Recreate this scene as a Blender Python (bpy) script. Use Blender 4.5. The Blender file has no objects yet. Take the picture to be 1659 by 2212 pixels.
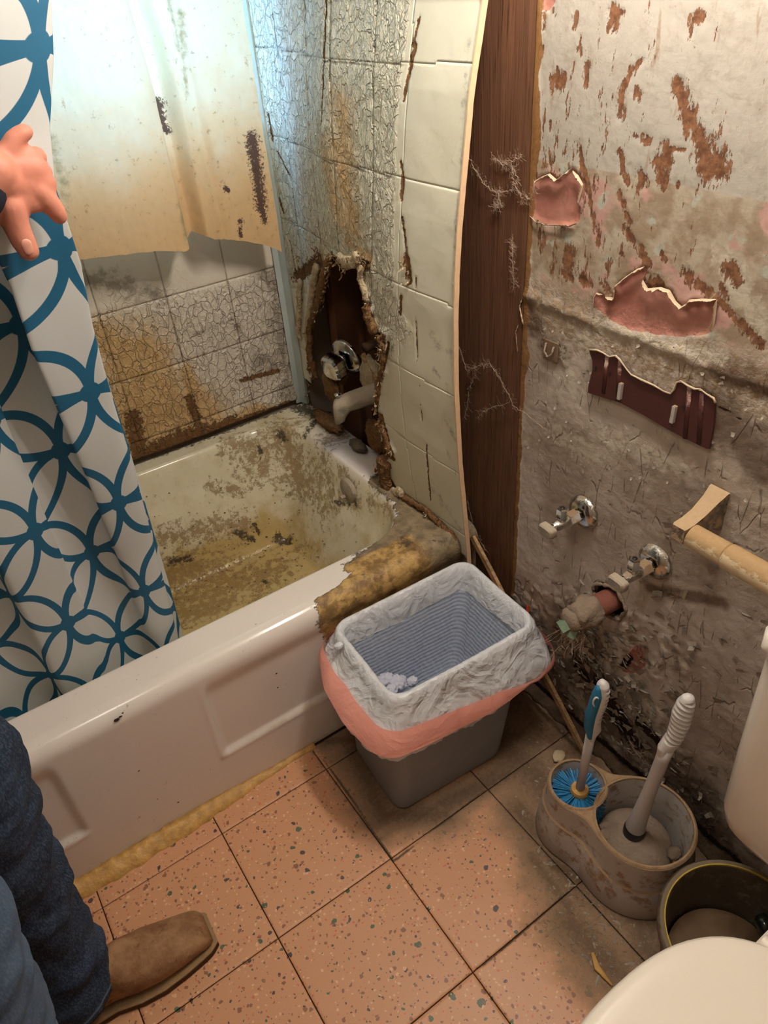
import bpy, bmesh, math, random
import numpy as np
from mathutils import Vector, Matrix, geometry
sc = bpy.context.scene
COL = sc.collection
PI = math.pi
# ------------------------------------------------------------------ camera
F_PX = 1585.93
CAM = np.array([-0.09878, -0.66665, 1.40598])
EUL = (0.92865, 0.07167, -0.59879)
cd = bpy.data.cameras.new('camera')
cam = bpy.data.objects.new('camera', cd); COL.objects.link(cam)
cam.location = CAM; cam.rotation_euler = EUL
cd.sensor_fit = 'HORIZONTAL'; cd.sensor_width = 36.0; cd.lens = 36.0 * F_PX / 1659.0
cd.clip_start = 0.02; cd.clip_end = 60
sc.camera = cam
# ------------------------------------------------------------------ sky outside the window, exposure
w = bpy.data.worlds.new('sky'); sc.world = w; w.use_nodes = True
bg = w.node_tree.nodes['Background']; bg.inputs[0].default_value = (0.36, 0.64, 1.0, 1); bg.inputs[1].default_value = 11.0
sc.view_settings.view_transform = 'Standard'; sc.view_settings.look = 'None'
sc.view_settings.gamma = 1.0; sc.view_settings.use_curve_mapping = False
sc.view_settings.exposure = 0.12
VANITY_POWER = 195.0      # emission of the globes of the wall lamp over the missing sink
FILL_POWER = 16.5       # emission of the unseen ceiling lamp that serves as fill light
sc.cycles.use_light_tree = False; sc.cycles.caustics_reflective = False; sc.cycles.caustics_refractive = False
sc.cycles.max_bounces = 4; sc.cycles.diffuse_bounces = 3; sc.cycles.glossy_bounces = 2; sc.cycles.use_adaptive_sampling = True; sc.cycles.adaptive_threshold = .03
sc.cycles.transmission_bounces = 5; sc.cycles.sample_clamp_indirect = 4.0
sc.cycles.use_denoising = True
# ------------------------------------------------------------------ scene measures (metres)
XW = 0.765      # plumbing wall
XP = 0.738      # face of the tile panel at the corner
YB = 1.12       # back wall
YF = 0.323      # front of the bathtub
H = 0.385       # rim height of the bathtub
ZC = 2.05       # ceiling
_R = np.array(Matrix.Rotation(EUL[2], 3, 'Z') @ Matrix.Rotation(EUL[1], 3, 'Y') @ Matrix.Rotation(EUL[0], 3, 'X'))
def ray(px, py):
    return _R @ np.array([(px - 829.5) / F_PX, -(py - 1106.0) / F_PX, -1.0])
def on(px, py, ax, v):
    """point of the plane coordinate[ax] = v measured at a place of the photograph"""
    d = ray(px, py); return CAM + (v - CAM[ax]) / d[ax] * d
def wyz(px, py, x=XW):
    q = on(px, py, 0, x); return (q[1], q[2])
def lin(r, g, b):
    f = lambda c: ((c / 255 + .055) / 1.055) ** 2.4 if c / 255 > .04045 else c / 255 / 12.92
    return (f(r), f(g), f(b), 1.0)
# ------------------------------------------------------------------ numpy noise
_rs = np.random.RandomState(7); _perm = _rs.permutation(256); _perm = np.concatenate([_perm, _perm, _perm])
_grad = _rs.normal(size=(256, 3)); _grad /= np.linalg.norm(_grad, axis=1)[:, None]
def perlin(x, y, z=0.0):
    x, y, z = np.broadcast_arrays(np.asarray(x, float), np.asarray(y, float), np.asarray(z, float))
    xi, yi, zi = np.floor(x).astype(int), np.floor(y).astype(int), np.floor(z).astype(int)
    xf, yf, zf = x - xi, y - yi, z - zi
    u, v, t = [a * a * a * (a * (a * 6 - 15) + 10) for a in (xf, yf, zf)]
    xi &= 255; yi &= 255; zi &= 255
    def g(i, j, k, a, b, c):
        h = _perm[_perm[_perm[xi + i] + yi + j] + zi + k]; G = _grad[h]
        return G[..., 0] * a + G[..., 1] * b + G[..., 2] * c
    L = lambda a, b, s: a + (b - a) * s
    x0 = L(g(0,0,0,xf,yf,zf), g(1,0,0,xf-1,yf,zf), u); x1 = L(g(0,1,0,xf,yf-1,zf), g(1,1,0,xf-1,yf-1,zf), u)
    x2 = L(g(0,0,1,xf,yf,zf-1), g(1,0,1,xf-1,yf,zf-1), u); x3 = L(g(0,1,1,xf,yf-1,zf-1), g(1,1,1,xf-1,yf-1,zf-1), u)
    return L(L(x0, x1, v), L(x2, x3, v), t) * 1.6
def fbm(x, y, z=0.0, o=4, gain=.5):
    s = 0; a = 1; n = 0
    for i in range(o):
        s = s + a * perlin(x * 2 ** i + 13.7 * i, np.asarray(y) * 2 ** i + 5.1 * i, np.asarray(z) * 2 ** i + 3.3 * i); n += a; a *= gain
    return s / n
def sstep(x, a, b):
    t = np.clip((x - a) / (b - a), 0, 1); return t * t * (3 - 2 * t)
def segdist(U, V, a, b):
    ax, ay = a; dx, dy = b[0] - ax, b[1] - ay
    t = np.clip(((U - ax) * dx + (V - ay) * dy) / max(dx * dx + dy * dy, 1e-12), 0, 1)
    return np.hypot(U - ax - t * dx, V - ay - t * dy)
def paint(U, V, segs):
    """soft mask, 0.5 on the outline of every stroke (u0,v0,u1,v1,radius)"""
    m = np.zeros_like(U)
    for (a, b, c, d, r) in segs: m = np.maximum(m, np.clip(1 - segdist(U, V, (a, b), (c, d)) / (2 * r), 0, 1))
    return m
def polysd(U, V, poly):
    """signed distance to a polygon, positive inside"""
    d = np.full(U.shape, 1e9); ins = np.zeros(U.shape, bool); n = len(poly)
    for i in range(n):
        a, b = poly[i], poly[(i + 1) % n]
        d = np.minimum(d, segdist(U, V, a, b))
        if a[1] != b[1]:
            c = ((a[1] > V) != (b[1] > V)) & (U < (b[0] - a[0]) * (V - a[1]) / (b[1] - a[1]) + a[0])
            ins ^= c
    return np.where(ins, d, -d)
# ------------------------------------------------------------------ object helpers
def tag(o, label=None, cat=None, group=None, kind=None):
    if label: o['label'] = label
    if cat: o['category'] = cat
    if group: o['group'] = group
    if kind: o['kind'] = kind
    return o
def thing(name, label, cat, loc=(0, 0, 0), group=None):
    o = bpy.data.objects.new(name, None); COL.objects.link(o); o.location = loc; o.empty_display_size = .05
    return tag(o, label, cat, group)
def mk(name, verts, faces, mat, parent=None, smooth=True, attrs=None, origin=None, label=None, kind=None, mods=None):
    V = np.asarray(verts, float).reshape(-1, 3)
    if origin is None:
        origin = ((V[:, 0].min() + V[:, 0].max()) / 2, (V[:, 1].min() + V[:, 1].max()) / 2, V[:, 2].min())
    origin = np.array(origin, float)
    me = bpy.data.meshes.new(name); V2 = V - origin
    if isinstance(faces, np.ndarray):
        nf = len(faces); k = faces.shape[1]
        me.vertices.add(len(V2)); me.vertices.foreach_set('co', V2.ravel())
        me.loops.add(nf * k); me.loops.foreach_set('vertex_index', faces.ravel().astype(np.int32))
        me.polygons.add(nf); me.polygons.foreach_set('loop_start', np.arange(0, nf * k, k, dtype=np.int32))
        me.update(calc_edges=True); me.validate()
    else:
        me.from_pydata([tuple(v) for v in V2], [], [tuple(f) for f in faces]); me.update()
    if smooth: me.polygons.foreach_set('use_smooth', [True] * len(me.polygons))
    if attrs:
        for k, a in attrs.items():
            at = me.attributes.new(k, 'FLOAT', 'POINT'); at.data.foreach_set('value', np.asarray(a, np.float32).ravel())
    me.materials.append(mat)
    o = bpy.data.objects.new(name, me); COL.objects.link(o)
    o.location = origin
    if parent is not None:
        o.parent = parent; o.matrix_parent_inverse = Matrix.Translation(-wloc(parent))
    if label: o['label'] = label
    if kind: o['kind'] = kind
    return o
def wloc(o):
    v = Vector(o.location)
    if o.parent is not None: v = v     # children are stored with a parent inverse, so location is already in world space
    return v
def shade_angle(o, deg=35):
    me = o.data; bm = bmesh.new(); bm.from_mesh(me)
    for e in bm.edges:
        if len(e.link_faces) == 2 and e.calc_face_angle(0) > math.radians(deg): e.smooth = False
    for f in bm.faces: f.smooth = True
    bm.to_mesh(me); bm.free(); return o
def gridfaces(n, m, keep=None, closed_u=False, flip=False):
    i, j = np.meshgrid(np.arange(n if closed_u else n - 1), np.arange(m - 1), indexing='ij')
    a = i * m + j; b = ((i + 1) % n) * m + j
    F = np.stack([a, b, b + 1, a + 1], -1)
    if keep is not None: F = F[keep]
    F = F.reshape(-1, 4)
    return F[:, ::-1] if flip else F
def sheet(name, P, mat, parent=None, keep=None, thick=None, attrs=None, smooth=True, flip=False, label=None, kind=None):
    """grid of points P[n,m,3] -> mesh; cells by keep; thick = offset of the reverse side, sides closed"""
    n, m = P.shape[:2]
    if keep is None: keep = np.ones((n - 1, m - 1), bool)
    F = gridfaces(n, m, keep, flip=flip); V = P.reshape(-1, 3); N = len(V)
    if thick is not None:
        T = np.broadcast_to(np.asarray(thick, float), P.shape).reshape(-1, 3)
        B = F[:, ::-1] + N
        e = np.concatenate([F[:, [0, 1]], F[:, [1, 2]], F[:, [2, 3]], F[:, [3, 0]]])
        key = e[:, 0].astype(np.int64) * N + e[:, 1]; rk = e[:, 1].astype(np.int64) * N + e[:, 0]
        bd = e[~np.isin(key, rk)]
        S = np.stack([bd[:, 1], bd[:, 0], bd[:, 0] + N, bd[:, 1] + N], -1)
        V = np.concatenate([V, V + T]); F = np.concatenate([F, B, S])
        if attrs: attrs = {k: np.concatenate([np.ravel(a), np.ravel(a)]) for k, a in attrs.items()}
    used = np.unique(F); mp = np.full(len(V), -1); mp[used] = np.arange(len(used))
    if attrs: attrs = {k: np.ravel(a)[used] for k, a in attrs.items()}
    return mk(name, V[used], mp[F], mat, parent, smooth, attrs, label=label, kind=kind)
def loft(name, rings, mat, parent=None, cap0=True, cap1=True, closed=True, smooth=True, attrs=None, label=None, angle=None, kind=None):
    n = len(rings[0]); V = [tuple(p) for r in rings for p in r]; F = []
    for i in range(len(rings) - 1):
        for j in range(n if closed else n - 1):
            k = (j + 1) % n; F.append((i * n + j, i * n + k, (i + 1) * n + k, (i + 1) * n + j))
    if cap0: F.append(tuple(range(n))[::-1])
    if cap1: F.append(tuple(range((len(rings) - 1) * n, len(rings) * n)))
    o = mk(name, V, F, mat, parent, smooth, attrs, label=label, kind=kind)
    if angle: shade_angle(o, angle)
    return o
def frame(d, up=(0, 0, 1)):
    d = np.asarray(d, float); d = d / np.linalg.norm(d); up = np.asarray(up, float)
    if abs(d @ up) > .98: up = np.array([1., 0, 0]) if abs(d[0]) < .9 else np.array([0, 1., 0])
    s = np.cross(up, d); s /= np.linalg.norm(s); return s, np.cross(d, s)
def ringsalong(pts, radii, n=12, up=(0, 0, 1), ang0=0, fn=None):
    pts = [np.asarray(p, float) for p in pts]; R = []
    for i, p in enumerate(pts):
        d = pts[min(i + 1, len(pts) - 1)] - pts[max(i - 1, 0)]
        s, t = frame(d, up); r = radii[i] if hasattr(radii, '__len__') else radii
        rx, ry = r if hasattr(r, '__len__') else (r, r); ring = []
        for k in range(n):
            a = 2 * PI * k / n + ang0; q = fn(i, a) if fn else 1
            ring.append(p + (s * math.cos(a) * rx + t * math.sin(a) * ry) * q)
        R.append(ring)
    return R
def tube(name, pts, radii, mat, parent=None, n=12, up=(0, 0, 1), cap=True, label=None, angle=None, ang0=0, fn=None, smooth=True):
    return loft(name, ringsalong(pts, radii, n, up, ang0, fn), mat, parent, cap, cap, label=label, angle=angle, smooth=smooth)
def lathe(name, prof, mat, c=(0, 0, 0), axis=2, parent=None, n=32, cap0=True, cap1=True, label=None, angle=40):
    """prof = [(radius, height along the axis)]"""
    R = []
    for (r, h) in prof:
        ring = []
        for k in range(n):
            a = 2 * PI * k / n; q = [r * math.cos(a), r * math.sin(a)]; p = [0, 0, 0]
            p[axis] = h; p[(axis + 1) % 3] = q[0]; p[(axis + 2) % 3] = q[1]; ring.append(np.array(p) + np.array(c, float))
        R.append(ring)
    return loft(name, R, mat, parent, cap0, cap1, label=label, angle=angle)
def box(name, lo, hi, mat, parent=None, bev=0.0, label=None, rot=None, kind=None):
    bm = bmesh.new(); bmesh.ops.create_cube(bm, size=1)
    lo, hi = np.array(lo, float), np.array(hi, float); s = hi - lo; c = (hi + lo) / 2
    for v in bm.verts: v.co = Vector((v.co.x * s[0], v.co.y * s[1], v.co.z * s[2]))
    if bev: bmesh.ops.bevel(bm, geom=list(bm.edges), offset=bev, segments=2, affect='EDGES', profile=.6)
    if rot is not None: bmesh.ops.transform(bm, matrix=rot, verts=bm.verts)
    V = np.array([v.co[:] for v in bm.verts]) + c; F = [[v.index for v in f.verts] for f in bm.faces]; bm.free()
    return mk(name, V, F, mat, parent, False, label=label, kind=kind)
def rrect(cx, cy, hx, hy, r, rot=0, n=96):
    """rounded rectangle, n points evenly spread"""
    P = []
    segs = [((hx - r, -hy), (-(hx - r), -hy)), ]
    a = []
    for (qx, qy, s) in ((hx - r, hy - r, 0), (-(hx - r), hy - r, 90), (-(hx - r), -(hy - r), 180), (hx - r, -(hy - r), 270)):
        for k in range(9):
            t = math.radians(s + k * 90 / 8); a.append((qx + r * math.cos(t), qy + r * math.sin(t)))
    a.append(a[0]); a = np.array(a); L = np.concatenate([[0], np.cumsum(np.hypot(*np.diff(a, axis=0).T))])
    t = np.linspace(0, L[-1], n, endpoint=False)
    x = np.interp(t, L, a[:, 0]); y = np.interp(t, L, a[:, 1]); c, s_ = math.cos(rot), math.sin(rot)
    return np.stack([cx + x * c - y * s_, cy + x * s_ + y * c], -1)
def smooth_closed(poly, n):
    """resample closed polygon"""
    a = np.array(list(poly) + [poly[0]], float); L = np.concatenate([[0], np.cumsum(np.hypot(*np.diff(a, axis=0).T))])
    t = np.linspace(0, L[-1], n, endpoint=False)
    return np.stack([np.interp(t, L, a[:, 0]), np.interp(t, L, a[:, 1])], -1)
def blob(name, c, r, mat, parent=None, amp=.25, freq=2.5, seed=0, sub=3, label=None, flat=None):
    """irregular lump; r = radii on the three axes"""
    bm = bmesh.new(); bmesh.ops.create_icosphere(bm, subdivisions=sub, radius=1)
    V = np.array([v.co[:] for v in bm.verts]); F = np.array([[v.index for v in f.verts] for f in bm.faces]); bm.free()
    k = 1 + amp * fbm(V[:, 0] * freq + seed * 7.3, V[:, 1] * freq, V[:, 2] * freq, 4, .6)
    V = V * k[:, None] * np.array(r)
    if flat is not None: V[:, 2] = np.maximum(V[:, 2], flat)
    return mk(name, V + np.array(c), F, mat, parent, label=label)
# ------------------------------------------------------------------ materials
class T:
    def __init__(s, name, rough=.6, spec=.3, metal=0.0):
        s.m = bpy.data.materials.new(name); s.m.use_nodes = True; s.t = s.m.node_tree; s.t.nodes.clear()
        s.o = s.t.nodes.new('ShaderNodeOutputMaterial'); s.p = s.t.nodes.new('ShaderNodeBsdfPrincipled')
        s.t.links.new(s.p.outputs[0], s.o.inputs[0])
        s.p.inputs['Roughness'].default_value = rough; s.p.inputs['Specular IOR Level'].default_value = spec
        s.p.inputs['Metallic'].default_value = metal
        s.pos = s.t.nodes.new('ShaderNodeNewGeometry').outputs['Position']
    def _in(s, sock, v):
        if v is None: return
        if isinstance(v, bpy.types.NodeSocket): s.t.links.new(v, sock)
        else: sock.default_value = v
    def vmul(s, v, k, add=(0, 0, 0)):
        n = s.t.nodes.new('ShaderNodeVectorMath'); n.operation = 'MULTIPLY_ADD'
        s._in(n.inputs[0], v or s.pos); n.inputs[1].default_value = k; n.inputs[2].default_value = add; return n.outputs[0]
    def noise(s, scale, detail=4, rough=.55, vec=None, dist=0.0, color=False):
        n = s.t.nodes.new('ShaderNodeTexNoise'); s._in(n.inputs['Vector'], vec or s.pos)
        n.inputs['Scale'].default_value = scale; n.inputs['Detail'].default_value = min(detail, 5)
        n.inputs['Roughness'].default_value = rough; n.inputs['Distortion'].default_value = dist
        return n.outputs['Color' if color else 'Fac']
    def vor(s, scale, feature='F1', vec=None, out='Distance', rand=1.0):
        n = s.t.nodes.new('ShaderNodeTexVoronoi'); n.feature = feature; s._in(n.inputs['Vector'], vec or s.pos)
        n.inputs['Scale'].default_value = scale; n.inputs['Randomness'].default_value = rand
        return n.outputs[out]
    def warp(s, amt, scale, vec=None):
        c = s.noise(scale, 3, .5, vec, color=True); n = s.t.nodes.new('ShaderNodeVectorMath'); n.operation = 'MULTIPLY_ADD'
        s._in(n.inputs[0], c); n.inputs[1].default_value = (amt,) * 3; s._in(n.inputs[2], vec or s.pos); return n.outputs[0]
    def math(s, op, a, b=None, c=None, clamp=False):
        n = s.t.nodes.new('ShaderNodeMath'); n.operation = op; n.use_clamp = clamp
        for i, v in enumerate((a, b, c)): s._in(n.inputs[i], v)
        return n.outputs[0]
    def add(s, a, b): return s.math('ADD', a, b)
    def mul(s, a, b): return s.math('MULTIPLY', a, b)
    def mad(s, a, b, c): return s.math('MULTIPLY_ADD', a, b, c)
    def ss(s, x, lo, hi, a=0.0, b=1.0):
        n = s.t.nodes.new('ShaderNodeMapRange'); n.interpolation_type = 'SMOOTHSTEP'; s._in(n.inputs[0], x)
        n.inputs[1].default_value = lo; n.inputs[2].default_value = hi; n.inputs[3].default_value = a; n.inputs[4].default_value = b
        return n.outputs[0]
    def mx(s, f, a, b, blend='MIX'):
        n = s.t.nodes.new('ShaderNodeMix'); n.data_type = 'RGBA'; n.blend_type = blend
        s._in(n.inputs[0], f); s._in(n.inputs[6], a); s._in(n.inputs[7], b); return n.outputs[2]
    def attr(s, name):
        n = s.t.nodes.new('ShaderNodeAttribute'); n.attribute_name = name; return n.outputs['Fac']
    def sep(s, v=None):
        n = s.t.nodes.new('ShaderNodeSeparateXYZ'); s._in(n.inputs[0], v or s.pos); return n.outputs
    def comb(s, x, y, z=0.0):
        n = s.t.nodes.new('ShaderNodeCombineXYZ'); s._in(n.inputs[0], x); s._in(n.inputs[1], y); s._in(n.inputs[2], z); return n.outputs[0]
    def bump(s, h, dist, strength=1.0, normal=None):
        n = s.t.nodes.new('ShaderNodeBump'); n.inputs['Strength'].default_value = strength; n.inputs['Distance'].default_value = dist
        s._in(n.inputs['Height'], h); s._in(n.inputs['Normal'], normal) if normal is not None else None; return n.outputs[0]
    def set(s, color=None, rough=None, normal=None, **k):
        if color is not None: s._in(s.p.inputs['Base Color'], color)
        if rough is not None: s._in(s.p.inputs['Roughness'], rough)
        if normal is not None: s._in(s.p.inputs['Normal'], normal)
        for a, v in k.items(): s._in(s.p.inputs[a.replace('_', ' ')], v)
        return s.m
def plain(name, c, rough=.6, spec=.3, metal=0.0, var=.12, scale=30, bump=0.0, bscale=120):
    t = T(name, rough, spec, metal); c1 = tuple(x * (1 - var) for x in c[:3]) + (1,); c2 = tuple(min(1, x * (1 + var)) for x in c[:3]) + (1,)
    col = t.mx(t.noise(scale, 5), c1, c2); return t.set(col, normal=t.bump(t.noise(bscale, 4), bump) if bump else None)
def dusty(name, c, dust, cover=.5, rough=.6, spec=.3, metal=0.0, scale=40):
    """clean colour with dust lying on what faces up"""
    t = T(name, rough, spec, metal); g = t.t.nodes.new('ShaderNodeNewGeometry'); nz = t.sep(g.outputs['Normal'])[2]
    n = t.noise(scale, 6, .65); f = t.ss(t.add(t.mul(nz, .45), t.mul(n, 1.1)), .95 - cover * .7, 1.15 - cover * .7)
    col = t.mx(f, c, t.mx(t.noise(150, 3), dust, tuple(x * .75 for x in dust[:3]) + (1,)))
    t.set(col, rough=t.mx(f, (rough,) * 3 + (1,), (.9, .9, .9, 1)), normal=t.bump(t.mul(f, n), .0012))
    if metal: t._in(t.p.inputs['Metallic'], t.math('SUBTRACT', metal, t.mul(f, metal)))
    return t.m
MATS = {}
# painted plaster of the plumbing wall: masks come from the mesh, fine ragged detail from noise
def m_wall():
    t = T('painted_plaster', .72, .25)
    x, y, z = t.sep(); nf = t.noise(90, 5, .65); nm = t.noise(22, 5, .6); nl = t.noise(5, 4)
    vert = t.vmul(None, (1, 1, .25))
    up = t.mx(nl, lin(182, 174, 162), lin(164, 154, 141)); up = t.mx(t.mul(t.ss(t.noise(34, 7, .75), .48, .66), .35), up, lin(140, 126, 110))
    up = t.mx(t.ss(t.noise(60, 4, .6, vert), .60, .72), up, lin(150, 132, 112))
    low = t.mx(nm, lin(176, 161, 147), lin(196, 182, 168)); low = t.mx(t.ss(nl, .45, .65), low, lin(156, 139, 124))
    mid = t.mx(t.ss(nm, .4, .6), lin(176, 162, 142), lin(150, 130, 108)); mid = t.mx(t.ss(t.noise(14, 4, .6, t.vmul(None, (1, 1, 1), (3, 1, 7))), .52, .62), mid, lin(186, 146, 134))
    mid = t.mx(t.ss(t.noise(17, 4, .6, t.vmul(None, (1, 1, 1), (9, 4, 2))), .60, .66), mid, lin(172, 172, 156))
    zw = t.add(z, t.mul(t.math('SUBTRACT', nm, .5), .03))
    col = t.mx(t.ss(zw, .955, .985), low, mid)
    col = t.mx(t.ss(t.add(z, t.mul(t.math('SUBTRACT', nf, .5), .004)), 1.150, 1.153), col, up)
    # rough soiled band round z 0.85 .. 0.95
    band = t.math('SUBTRACT', 1.0, t.ss(t.math('ABSOLUTE', t.math('SUBTRACT', zw, .925)), .02, .065))
    col = t.mx(t.mul(band, t.ss(nf, .38, .6)), col, t.mx(nm, lin(178, 158, 132), lin(128, 100, 74)))
    grime = t.attr('grime')
    col = t.mx(t.mul(t.ss(t.add(grime, t.mul(t.math('SUBTRACT', nm, .5), .9)), .3, .8), .8), col, lin(92, 70, 52))
    pale = t.attr('pale'); col = t.mx(t.mul(t.ss(t.add(pale, t.mul(t.math('SUBTRACT', nf, .5), 2.2)), .45, .75), .45), col, lin(205, 196, 176))
    pink = t.ss(t.attr('pink'), .48, .52)
    col = t.mx(pink, col, t.mx(t.ss(nm, .35, .7), lin(180, 126, 110), lin(166, 108, 94)))
    rust = t.attr('rust'); jag = t.mul(t.math('SUBTRACT', t.noise(120, 6, .75, t.vmul(None, (1, 1, .4))), .5), 3.2)
    rf = t.ss(t.add(rust, t.math('MULTIPLY', jag, t.ss(rust, .02, .3))), .44, .54)
    # scattered small vertical flecks
    fl = t.ss(t.add(t.noise(45, 5, .75, t.vmul(None, (1, 1.6, .45))), t.mul(t.attr('fleck'), .09)), .690, .705)
    rf = t.math('MAXIMUM', rf, t.mul(fl, t.math('SUBTRACT', 1.0, pink)))
    col = t.mx(rf, col, t.mx(t.ss(nf, .35, .65), lin(100, 66, 46), lin(140, 98, 70)))
    edge = t.ss(t.add(t.attr('edge'), t.mul(t.math('SUBTRACT', nm, .5), .9)), .45, .55)
    col = t.mx(edge, col, t.mx(nf, lin(108, 74, 42), lin(142, 104, 62)))
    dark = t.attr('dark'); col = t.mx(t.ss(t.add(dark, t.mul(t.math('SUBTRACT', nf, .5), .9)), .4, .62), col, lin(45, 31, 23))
    # long fine cracks in the lower paint
    ck = t.vor(26, 'DISTANCE_TO_EDGE', t.warp(.03, 12, t.vmul(None, (1, 1.5, .35))))
    ckm = t.mul(t.math('SUBTRACT', 1.0, t.ss(ck, .0, .035)), t.mul(t.ss(t.noise(13, 4, .7), .50, .60), t.math('SUBTRACT', 1.0, t.ss(z, .9, 1.0))))
    col = t.mx(t.mul(ckm, .40), col, lin(84, 62, 46))
    h = t.add(t.mul(nf, .45), t.add(t.mul(nm, .5), t.mul(rf, -.22)))
    h = t.add(h, t.mul(ckm, -.6)); h = t.add(h, t.mul(band, t.mul(nf, 1.5)))
    h = t.add(h, t.mul(t.math('SUBTRACT', 1.0, t.ss(z, .7, 1.15)), t.mul(t.noise(48, 5, .7), 1.1)))
    return t.set(col, rough=t.ss(z, .9, 1.2, .85, .55), normal=t.bump(h, .0022))
# tile board: white crazed enamel with dark grooves, brown where the board has gone
def m_board(name, base, base2, crackle=1.0):
    t = T(name, .38, .4)
    nm = t.noise(9, 5, .6); nf = t.noise(70, 5, .65); cr = t.attr('craze')
    wv = t.warp(.045, 26, t.vmul(None, (1, 1, .72))); v1 = t.vor(46, 'DISTANCE_TO_EDGE', wv); v2 = t.vor(150, 'DISTANCE_TO_EDGE', t.warp(.012, 60))
    on_ = t.ss(t.add(cr, t.mul(t.math('SUBTRACT', nm, .5), .8)), .35, .7)
    line = t.mul(t.math('SUBTRACT', 1.0, t.ss(v1, .0, .07)), on_)
    line2 = t.mul(t.math('SUBTRACT', 1.0, t.ss(v2, .0, .09)), t.mul(on_, t.ss(nf, .4, .6)))
    col = t.mx(nm, base, base2)
    tan = t.attr('tan'); tf = t.mul(t.ss(t.add(tan, t.mul(t.math('SUBTRACT', t.noise(16, 6, .65), .5), 1.2)), .15, 1.0), .9)
    col = t.mx(tf, col, t.mx(nf, lin(212, 174, 118), lin(196, 154, 100)))
    gry = t.attr('greyed'); sf = t.ss(t.add(gry, t.mul(t.math('SUBTRACT', t.noise(38, 6, .72), .5), 2.2)), .4, 1.0)
    col = t.mx(t.mul(sf, .6), col, lin(96, 84, 72))
    col = t.mx(t.mul(line, .20), col, lin(120, 92, 62)); col = t.mx(t.mul(line2, .12), col, lin(140, 112, 80))
    gone = t.ss(t.add(t.attr('gone'), t.mul(t.math('SUBTRACT', t.noise(110, 5, .7), .5), 1.4)), .45, .55)
    col = t.mx(gone, col, t.mx(nf, lin(84, 54, 32), lin(150, 108, 66)))
    gv = t.ss(t.add(t.attr('groove'), t.mul(t.math('SUBTRACT', nf, .5), .7)), .45, .75)
    col = t.mx(t.mul(gv, t.mad(cr, .22, .20)), col, lin(104, 80, 54))
    lift = t.mul(t.vor(46, 'F1', wv), on_)
    rdg = t.math('ABSOLUTE', t.math('SUBTRACT', t.noise(44, 4, .6, t.vmul(None, (1, 1, .55)), dist=.7), .5)); h = t.add(t.mul(line, -.8), t.add(t.mul(line2, -.3), t.add(t.mul(lift, .7), t.add(t.mul(nf, .15), t.mul(t.mul(rdg, on_), 4.0)))))
    h = t.add(h, t.mul(gone, t.mad(nf, 1.2, -1.4)))
    return t.set(col, rough=t.mx(gone, (.33, .33, .33, 1), (.9, .9, .9, 1)), normal=t.bump(h, .0042 * crackle))
def m_floor():
    t = T('terrazzo_print_tile', .42, .4)
    nl = t.noise(3.2, 4); nf = t.noise(60, 5, .6)
    col = t.mx(nl, lin(214, 160, 122), lin(202, 146, 108))
    w = t.warp(.012, 70)
    for k, (sc_, thr, cells) in enumerate(((31, .23, .42), (50, .26, .56), (86, .30, .6), (150, .34, .55))):
        ww = t.vmul(w, (1, 1, 1), (k * 3.17, k * 1.9, 0)); d = t.vor(sc_, 'F1', ww); c = t.vor(sc_, 'F1', ww, 'Color'); r, g, b = t.sep(c)
        chip = t.mul(t.math('LESS_THAN', t.add(d, t.mul(g, .16)), thr), t.math('LESS_THAN', r, cells))
        a = t.mx(t.math('GREATER_THAN', b, (.26, .20, .10, .05)[k]), lin(60, 94, 74), lin(58, 58, 68))
        a = t.mx(t.math('GREATER_THAN', b, (.38, .30, .18, .12)[k]), a, lin(140, 96, 76))
        a = t.mx(t.math('GREATER_THAN', b, .62), a, lin(228, 184, 142)); a = t.mx(t.math('GREATER_THAN', b, .86), a, lin(208, 112, 84))
        col = t.mx(t.mul(chip, .9), col, a)
    wear = t.attr('dirt'); nd = t.noise(20, 7, .7); nd2 = t.noise(110, 5, .7)
    f = t.ss(t.add(wear, t.mul(t.math('SUBTRACT', nd, .5), .9)), .2, .9)
    col = t.mx(t.mul(f, .92), col, t.mx(nd2, lin(122, 99, 78), lin(164, 136, 108)))
    f2 = t.ss(t.add(wear, t.mul(t.math('SUBTRACT', nd2, .5), .9)), .75, 1.2); col = t.mx(t.mul(f2, .7), col, lin(86, 68, 52))
    col = t.mx(t.ss(t.add(t.attr('soil'), t.mul(t.math('SUBTRACT', nd2, .5), .8)), .4, .8), col, lin(96, 76, 56))
    h = t.add(t.mul(nf, .25), t.mul(f, t.mul(nd2, 2.0)))
    return t.set(col, rough=t.mx(f, (.42, .42, .42, 1), (.85, .85, .85, 1)), normal=t.bump(h, .0012))
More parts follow.
